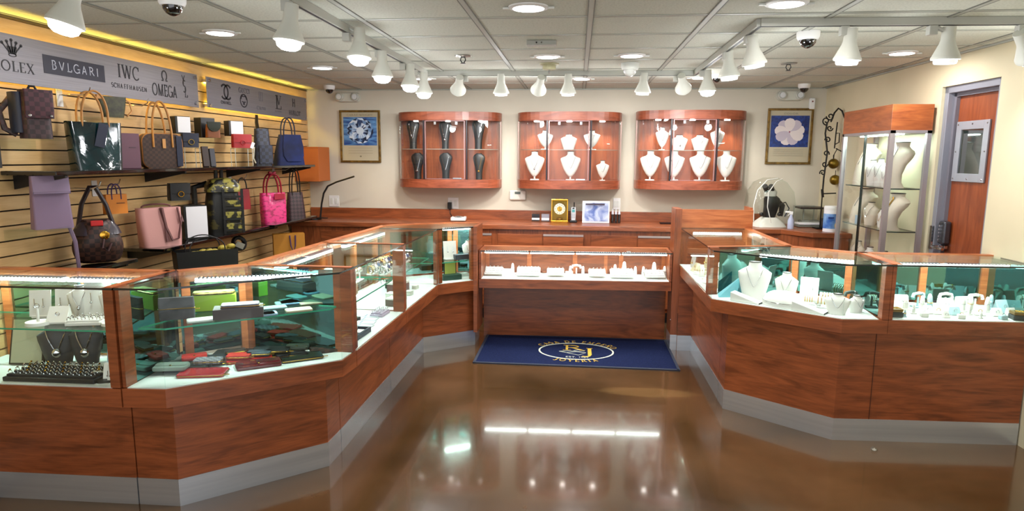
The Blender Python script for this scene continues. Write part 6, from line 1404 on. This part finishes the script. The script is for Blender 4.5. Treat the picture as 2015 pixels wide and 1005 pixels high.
# third showcase: bangles, boxes
z3 = .8006
for i in range(10):
    ringstand('bangle cushion, '+ORD[i]+' along the far shelf row of the bangle showcase', -1.40-.0*i, 3.34+i*.077, z3, .075, WLEA, 'arch', 1.55, 'bangle cushions in a row', GOLD)
for i in range(6):
    ringstand('pale green watch card, '+ORD[i]+' before the rear glass of the bangle showcase', -1.58, 3.34+i*.13, z3, .10, mat('c8e6d0', .5), 'slant', 1.5, 'cards before the rear glass')
t = thing('bangle_tray', 'navy open tray of silver bangles at the near front glass', 'jewelry display', (-1.27, 3.50, zd), 1.5); b = MB()
b.bb((-.10, -.075, 0), (.10, .075, .008))
for a in ((-.10, -.075, .10, -.062), (-.10, .062, .10, .075), (-.10, -.062, -.087, .062), (.087, -.062, .10, .062)): b.bb((a[0], a[1], .008), (a[2], a[3], .03))
b.build('tray_body', mat('1a2236', .4), t, bevel=.002); b = MB()
for i in range(6): b.tube([(-.055+i*.010, .035*cos(a), .045+.035*sin(a)) for a in [2*pi*q/16 for q in range(16)]], .003, 6, True)
b.build('bangle', CHROME, t, True); MB().box((.04, 0, .014), (.07, .09, .008)).build('inner_card', WLEA, t)
t = thing('watch_box', 'brown and black wooden watch box beside the end post', 'box', (-1.27, 3.33, zd), 1.5); MB().box((0, 0, .018), (.09, .10, .036)).build('box_base', BLACK, t, bevel=.004); MB().box((0, 0, .050), (.088, .098, .026)).build('box_lid', mat('5c3a22', .3, coat=.4), t, bevel=.004)
t = thing('watch_box', 'open black box with pale lining behind the bangle tray', 'box', (-1.40, 3.80, zd), 1.3); MB().box((0, 0, .012), (.12, .10, .024)).build('box_base', BLACK, t, bevel=.003); MB().box((0, .055, .06), (.12, .012, .10), Matrix.Rotation(-.2, 3, 'X')).build('box_lid', BLACK, t, bevel=.003); MB().box((0, .046, .06), (.105, .004, .085), Matrix.Rotation(-.2, 3, 'X')).build('lining', mat('8aa894', .6), t); MB().box((0, 0, .027), (.06, .03, .008)).build('pin', CHROME, t)
for i in range(4):
    t = thing('certificate', 'pale certificate card, '+ORD[i]+' of four lying behind the bangle tray', 'card', (-1.28-.012*i, 3.70+i*.085, zd+.0), 1.5+.1*(i % 2)); MB().box((0, 0, .003), (.075, .13, .005)).build('card', mat('c9cfd4', .4), t); MB().box((0, .02, .006), (.05, .01, .001)).build('print', mat('8a90a4', .5), t)
ringstand('long white ring tray with purple edge at the far front of the bangle showcase', -1.26, 4.0, zd, .14, mat('b8aabf', .5), 'tray', 1.5)
# fourth showcase: watches
def watchc(label, x, y, z, rz, m, face):
    t = thing('wrist_watch', label, 'watch', (x, y, z), rz, 'wrist watches on stands'); b = MB(); b.tube([(0, -.022*cos(a)-.0, .034+.028*sin(a)) for a in [2*pi*q/16 for q in range(16)]], .010, 6, True, flat=.35, up=(0, 1, 0)); b.build('bracelet', m, t, True)
    c = MB(); c.lathe([(.018, 0), (.018, .007)], n=18); o = c.build('watch_case', m, t, True); o.rotation_euler = (radians(60), 0, 0); o.location = (0, -.018, .050); c = MB(); c.lathe([(.015, .0072), (.015, .008)], n=18); c.build('dial', face, o, True); MB().box((0, 0, .004), (.035, .04, .008)).build('stand', WLEA, t)
    return t
w0 = None; fcs = [mat('e6e8e6', .3), mat('101824', .3), mat('1c3f6e', .3), mat('cdbf96', .3)]
w0 = [watchc('tmp', 0, 0, z3, 1.3, m, f) for m, f in ((CHROME, fcs[0]), (GOLD, fcs[3]), (CHROME, fcs[1]), (CHROME, fcs[2]))]
used = set()
DESC = ['silver watch with white dial', 'gold watch with cream dial', 'silver watch with black dial', 'silver watch with blue dial']
for r_i, (x, rowname) in enumerate(((-1.30, 'front row'), (-1.39, 'second row'))):
    for i in range(11):
        k_ = (i*3+r_i) % 4; lab = DESC[k_]+', '+ORD[i]+' in the '+rowname+' of the watch shelf'; loc_ = (x-.0, 4.22+i*.062, z3)
        if k_ not in used: used.add(k_); o = w0[k_]; o.location = loc_; o.rotation_euler = (0, 0, 1.3); o['label'] = lab
        else: dup(w0[k_], loc_, 1.3, lab)
for i in range(7): ringstand('dark bracelet roll, '+ORD[i]+' of seven at the far end of the watch shelf', -1.50+.045*i*.6, 4.62+.055*i, z3, .10, DOL, 'roll', .15, 'dark bracelet rolls')
for i, (x, y, s, c, lab) in enumerate(((-1.25, 4.28, .10, '6a5c54', 'brown topped white box at the near front of the watch showcase'), (-1.24, 4.45, .07, 'dfe2d8', 'white cube box near the front of the watch showcase'), (-1.33, 4.50, .075, 'e2e4da', 'white cube box behind the front one of the watch showcase'), (-1.23, 4.62, .06, 'd8dccf', 'small pale block at the front glass of the watch showcase'),
      (-1.34, 4.72, .15, '6b4a48', 'flat brown box with white top in the watch showcase'), (-1.24, 4.85, .05, 'd9dccf', 'small pale block near the bend of the watch showcase'), (-1.42, 4.88, .12, '24483c', 'dark green jewelry box at the bend of the watch showcase'))):
    t = thing('jewelry_box', lab, 'box', (x, y, zd), 1.4); MB().box((0, 0, s*.22), (s, s*.8, s*.44)).build('box_base', mat(c, .5), t, bevel=.004); MB().box((0, 0, s*.5), (s*1.02, s*.82, s*.12)).build('box_lid', WLEA if i in (0, 4) else mat(c, .5), t, bevel=.003)
# fifth showcase
z5 = .7406
t = thing('jewelry_box', 'dark grey oblong box on the glass shelf of the angled bend showcase', 'box', (-.97, 5.36, z5), .6); MB().box((0, 0, .022), (.13, .06, .044)).build('box_base', mat('3c4650', .4), t, bevel=.003)
t = thing('jewelry_box', 'long dark green box on the deck of the angled bend showcase', 'box', (-1.04, 5.27, zd), .6); MB().box((0, 0, .022), (.17, .07, .044)).build('box_base', mat('0e3c30', .4), t, bevel=.003)
t = thing('photo_card', 'yellow-green framed card standing in the angled bend showcase', 'frame', (-1.07, 5.38, zd), .5); MB().box((0, 0, .075), (.11, .008, .15)).build('frame', BLACK, t); MB().box((0, -.005, .075), (.095, .003, .135)).build('print', mat('b4bc5a', .5), t)
ringstand('white pendant card on the shelf of the angled bend showcase', -1.06, 5.33, z5, .15, WLEA, 'ear', .5); bust('white necklace board on the shelf by the end panel', -.93, 5.47, z5, .15, .11, WLEA, 'short', .4, SIL, pend=1)
ringstand('silver tray at the back of the angled bend showcase', -.98, 5.45, zd, .12, mat('cfe0d8', .4), 'tray', .5)
# low showcase
yM = 5.52
for i, (px, wp) in enumerate(((972, 36), (1040, 46), (1093, 34), (1175, 34), (1224, 46), (1289, 38))):
    p = on_y(px, 540, yM); ringstand('white ring tray, '+ORD[i]+' from the left in the low showcase', p.x, yM+.02*(p.x+.8), zd+.030, wp*depth(p)/FPX, WLEA, 'tray', .04, 'white ring trays in the low showcase').rotation_euler = (.38, 0, .04)
for i, (px, s, kd) in enumerate(((1009, .075, 'finger'), (1000, .06, 'slant'), (1122, .065, 'finger'), (1134, .07, 'arch'), (1147, .065, 'finger'), (1120, .05, 'slant'), (1210, .08, 'finger'), (1228, .10, 'finger'), (1250, .07, 'finger'), (1266, .07, 'finger'), (1287, .10, 'finger'), (1308, .075, 'finger'), (1262, .05, 'disc'))):
    p = on_y(px, 540, yM+.07); ringstand('white ring display, '+ORD[i]+' in the low showcase between the trays', p.x, yM+.055+.02*(p.x+.8)-(.10 if kd in ('slant', 'disc') else 0), zd, s*1.3, WLEA, kd, 0, 'white ring displays in the low showcase')
# narrow gold showcase
zr = .7226
for i, (x, y, s, kd) in enumerate(((.95, 5.30, .09, 'ear'), (1.06, 5.30, .10, 'ear'), (1.18, 5.30, .09, 'slant'), (.94, 5.12, .08, 'slant'), (.94, 4.95, .10, 'tray'), (.95, 4.78, .08, 'finger'), (.94, 4.63, .09, 'slant'), (.96, 4.48, .10, 'finger'), (1.10, 5.05, .12, 'tray'), (1.12, 4.80, .12, 'tray'), (1.12, 4.55, .11, 'roll'), (1.28, 4.95, .12, 'roll'), (1.28, 4.65, .12, 'tray'))):
    ringstand('cream and gold jewelry display, '+ORD[i]+' from the wood ledge in the narrow showcase', x, y, zr, s, mat('ded4ae', .5) if i % 2 else WLEA, kd, -1.3, 'gold displays in the narrow showcase', GOLD)
# angled white bust showcase
bust('large white double-shoulder bust near the glass corner', 1.13, 4.16, zr, .24, .20, WLEA, 'short', -.3, SIL)
bust('white bust board low behind the large one', 1.32, 4.13, zr, .18, .14, WLEA, 'short', -.5, SIL)
ringstand('tall white box stand in the middle of the angled bust showcase', 1.46, 4.14, zr, .14, WLEA, 'ear', -.4)
for i, (x, y) in enumerate(((1.50, 3.93), (1.58, 4.10), (1.44, 4.02))): ringstand('white bracelet roll, '+ORD[i]+' from the door side in the bust showcase', x, y, zr+[0, .0, 0][i], .15-.02*i, WLEA, 'roll', -.4, 'white bracelet rolls')
for i, (x, y, a) in enumerate(((1.06, 4.055, -.2), (1.36, 3.83, -.2))):
    t = thing('necklace_ramp', ['white sloping necklace ramp with dark end near the glass corner', 'white sloping necklace ramp with dark end in the middle front'][i], 'jewelry display', (x, y, zr), a+1.15); b = MB()
    b._add([(-.035, -.09, 0), (.035, -.09, 0), (.035, .09, 0), (-.035, .09, 0), (-.035, -.09, .006), (.035, -.09, .006), (.035, .09, .055), (-.035, .09, .055)], [(3, 2, 1, 0), (0, 1, 5, 4), (4, 5, 6, 7), (2, 3, 7, 6), (1, 2, 6, 5), (3, 0, 4, 7)]); b.build('ramp', WLEA, t, bevel=.003); MB().box((0, -.092, .005), (.07, .003, .008)).build('dark_edge', BLACK, t)
t = thing('collar_board', 'wide half-round white collar board in the bust showcase front', 'jewelry display', (1.275, 3.995, zr), -.62); b = MB(); b.loft([[(.13*s*cos(a), -.02-.10*s*sin(a)*(1), z) if a <= pi else (.13*s*cos(a), 0, z) for a in [pi*i/16 for i in range(17)]]+[(0, .01, z)] for s, z in ((1, 0), (.96, .03), (.75, .07), (.5, .085))]); b.build('board', WLEA, t, True)
b = MB(); b.tube([(.125*cos(a), -.024-.098*sin(a), .028) for a in [pi*i/16 for i in range(17)]], .002, 5); b.build('necklace', SIL, t, True)
bust('low white bust leaning at the front glass corner by the door side', 1.50, 3.80, zr, .12, .14, WLEA, 'short', -.3, SIL); bust('small green-edged bust board near the end panel', 1.62, 3.86, zr, .10, .12, WLEA, 'short', .4, SIL)
ringstand('round dark watch cushion beside the end panel', 1.65, 3.99, zr, .09, mat('2c3430', .5), 'arch', .2); t = thing('reflection_folds', 'pale blue folded sheet standing for a reflection in the far corner of the bust showcase', 'reflection', (1.0, 4.20, zr), .2)
b = MB(); b.loft([[(x, y+.0, z) for x, y, z in ((-.09, -.02, q*.0), (-.09+.18*s, -.02-.01*s, 0), (-.09+.16*s, .0, .14*s*s), (-.09, .0, .02))] for q, s in ((0, .3), (1, .6), (2, 1.0))]); b.build('folds', mat('6fb0bc', .4), t)  # solid pale blue sheet added in place of a teal reflection
t.name = 'reflection_sheet'
# crowded ring showcase
kinds = ['finger', 'block', 'slant', 'disc', 'finger', 'ear', 'slant', 'arch']
rown = ['front row', 'second row', 'third row', 'back row']
for j in range(4):
    n = [7, 9, 9, 8][j]
    for i in range(n):
        x = 1.87+(.60*i/(n-1))+.012*((i*7+j*3) % 3-1); y = 3.775+.085*j+.008*((i*5+j) % 3-1)
        kd = ['block', 'slant', 'finger', 'arch'][j] if (i+j) % 2 else kinds[(i*3+j*5) % 8]
        ringstand('white '+{'finger': 'cone ring stand', 'block': 'block ring stand', 'slant': 'slanted ring card', 'disc': 'round plinth stand', 'ear': 'upright earring card', 'arch': 'arched bracelet stand'}[kd]+', '+ORD[i]+' from the post in the '+rown[j]+' of the ring showcase', x, y, zr, [.046, .055, .078, .10][j]*(1+.15*((i*3+j) % 3-1)), WLEA if (i+j) % 5 else mat('a8c4cc', .5), kd, .2*((i % 3)-1), 'white ring stands in the crowded showcase', SIL if i % 3 else GOLD)
for i, x in enumerate((1.80, 2.47)):
    t = thing('carved_box', ['carved gold and black box at the post of the ring showcase', 'carved gold and black box at the far end of the ring showcase'][i], 'box', (x, 3.78, zr), .05-.2*i); MB().box((0, 0, .014), (.085, .07, .028)).build('box_base', mat('1c2028', .3, coat=.3), t, bevel=.005); MB().box((0, 0, .038), (.08, .066, .018)).build('box_lid', mat('7c5c26', .35, metal=.3), t, bevel=.004); b = MB()
    for q in range(3): b.tube([(-.03+.02*q, -.02, .0475), (-.02+.02*q, .015, .0475), (-.01+.02*q, -.02, .0475)], .003, 5)
    b.build('lattice', GOLD, t, True)
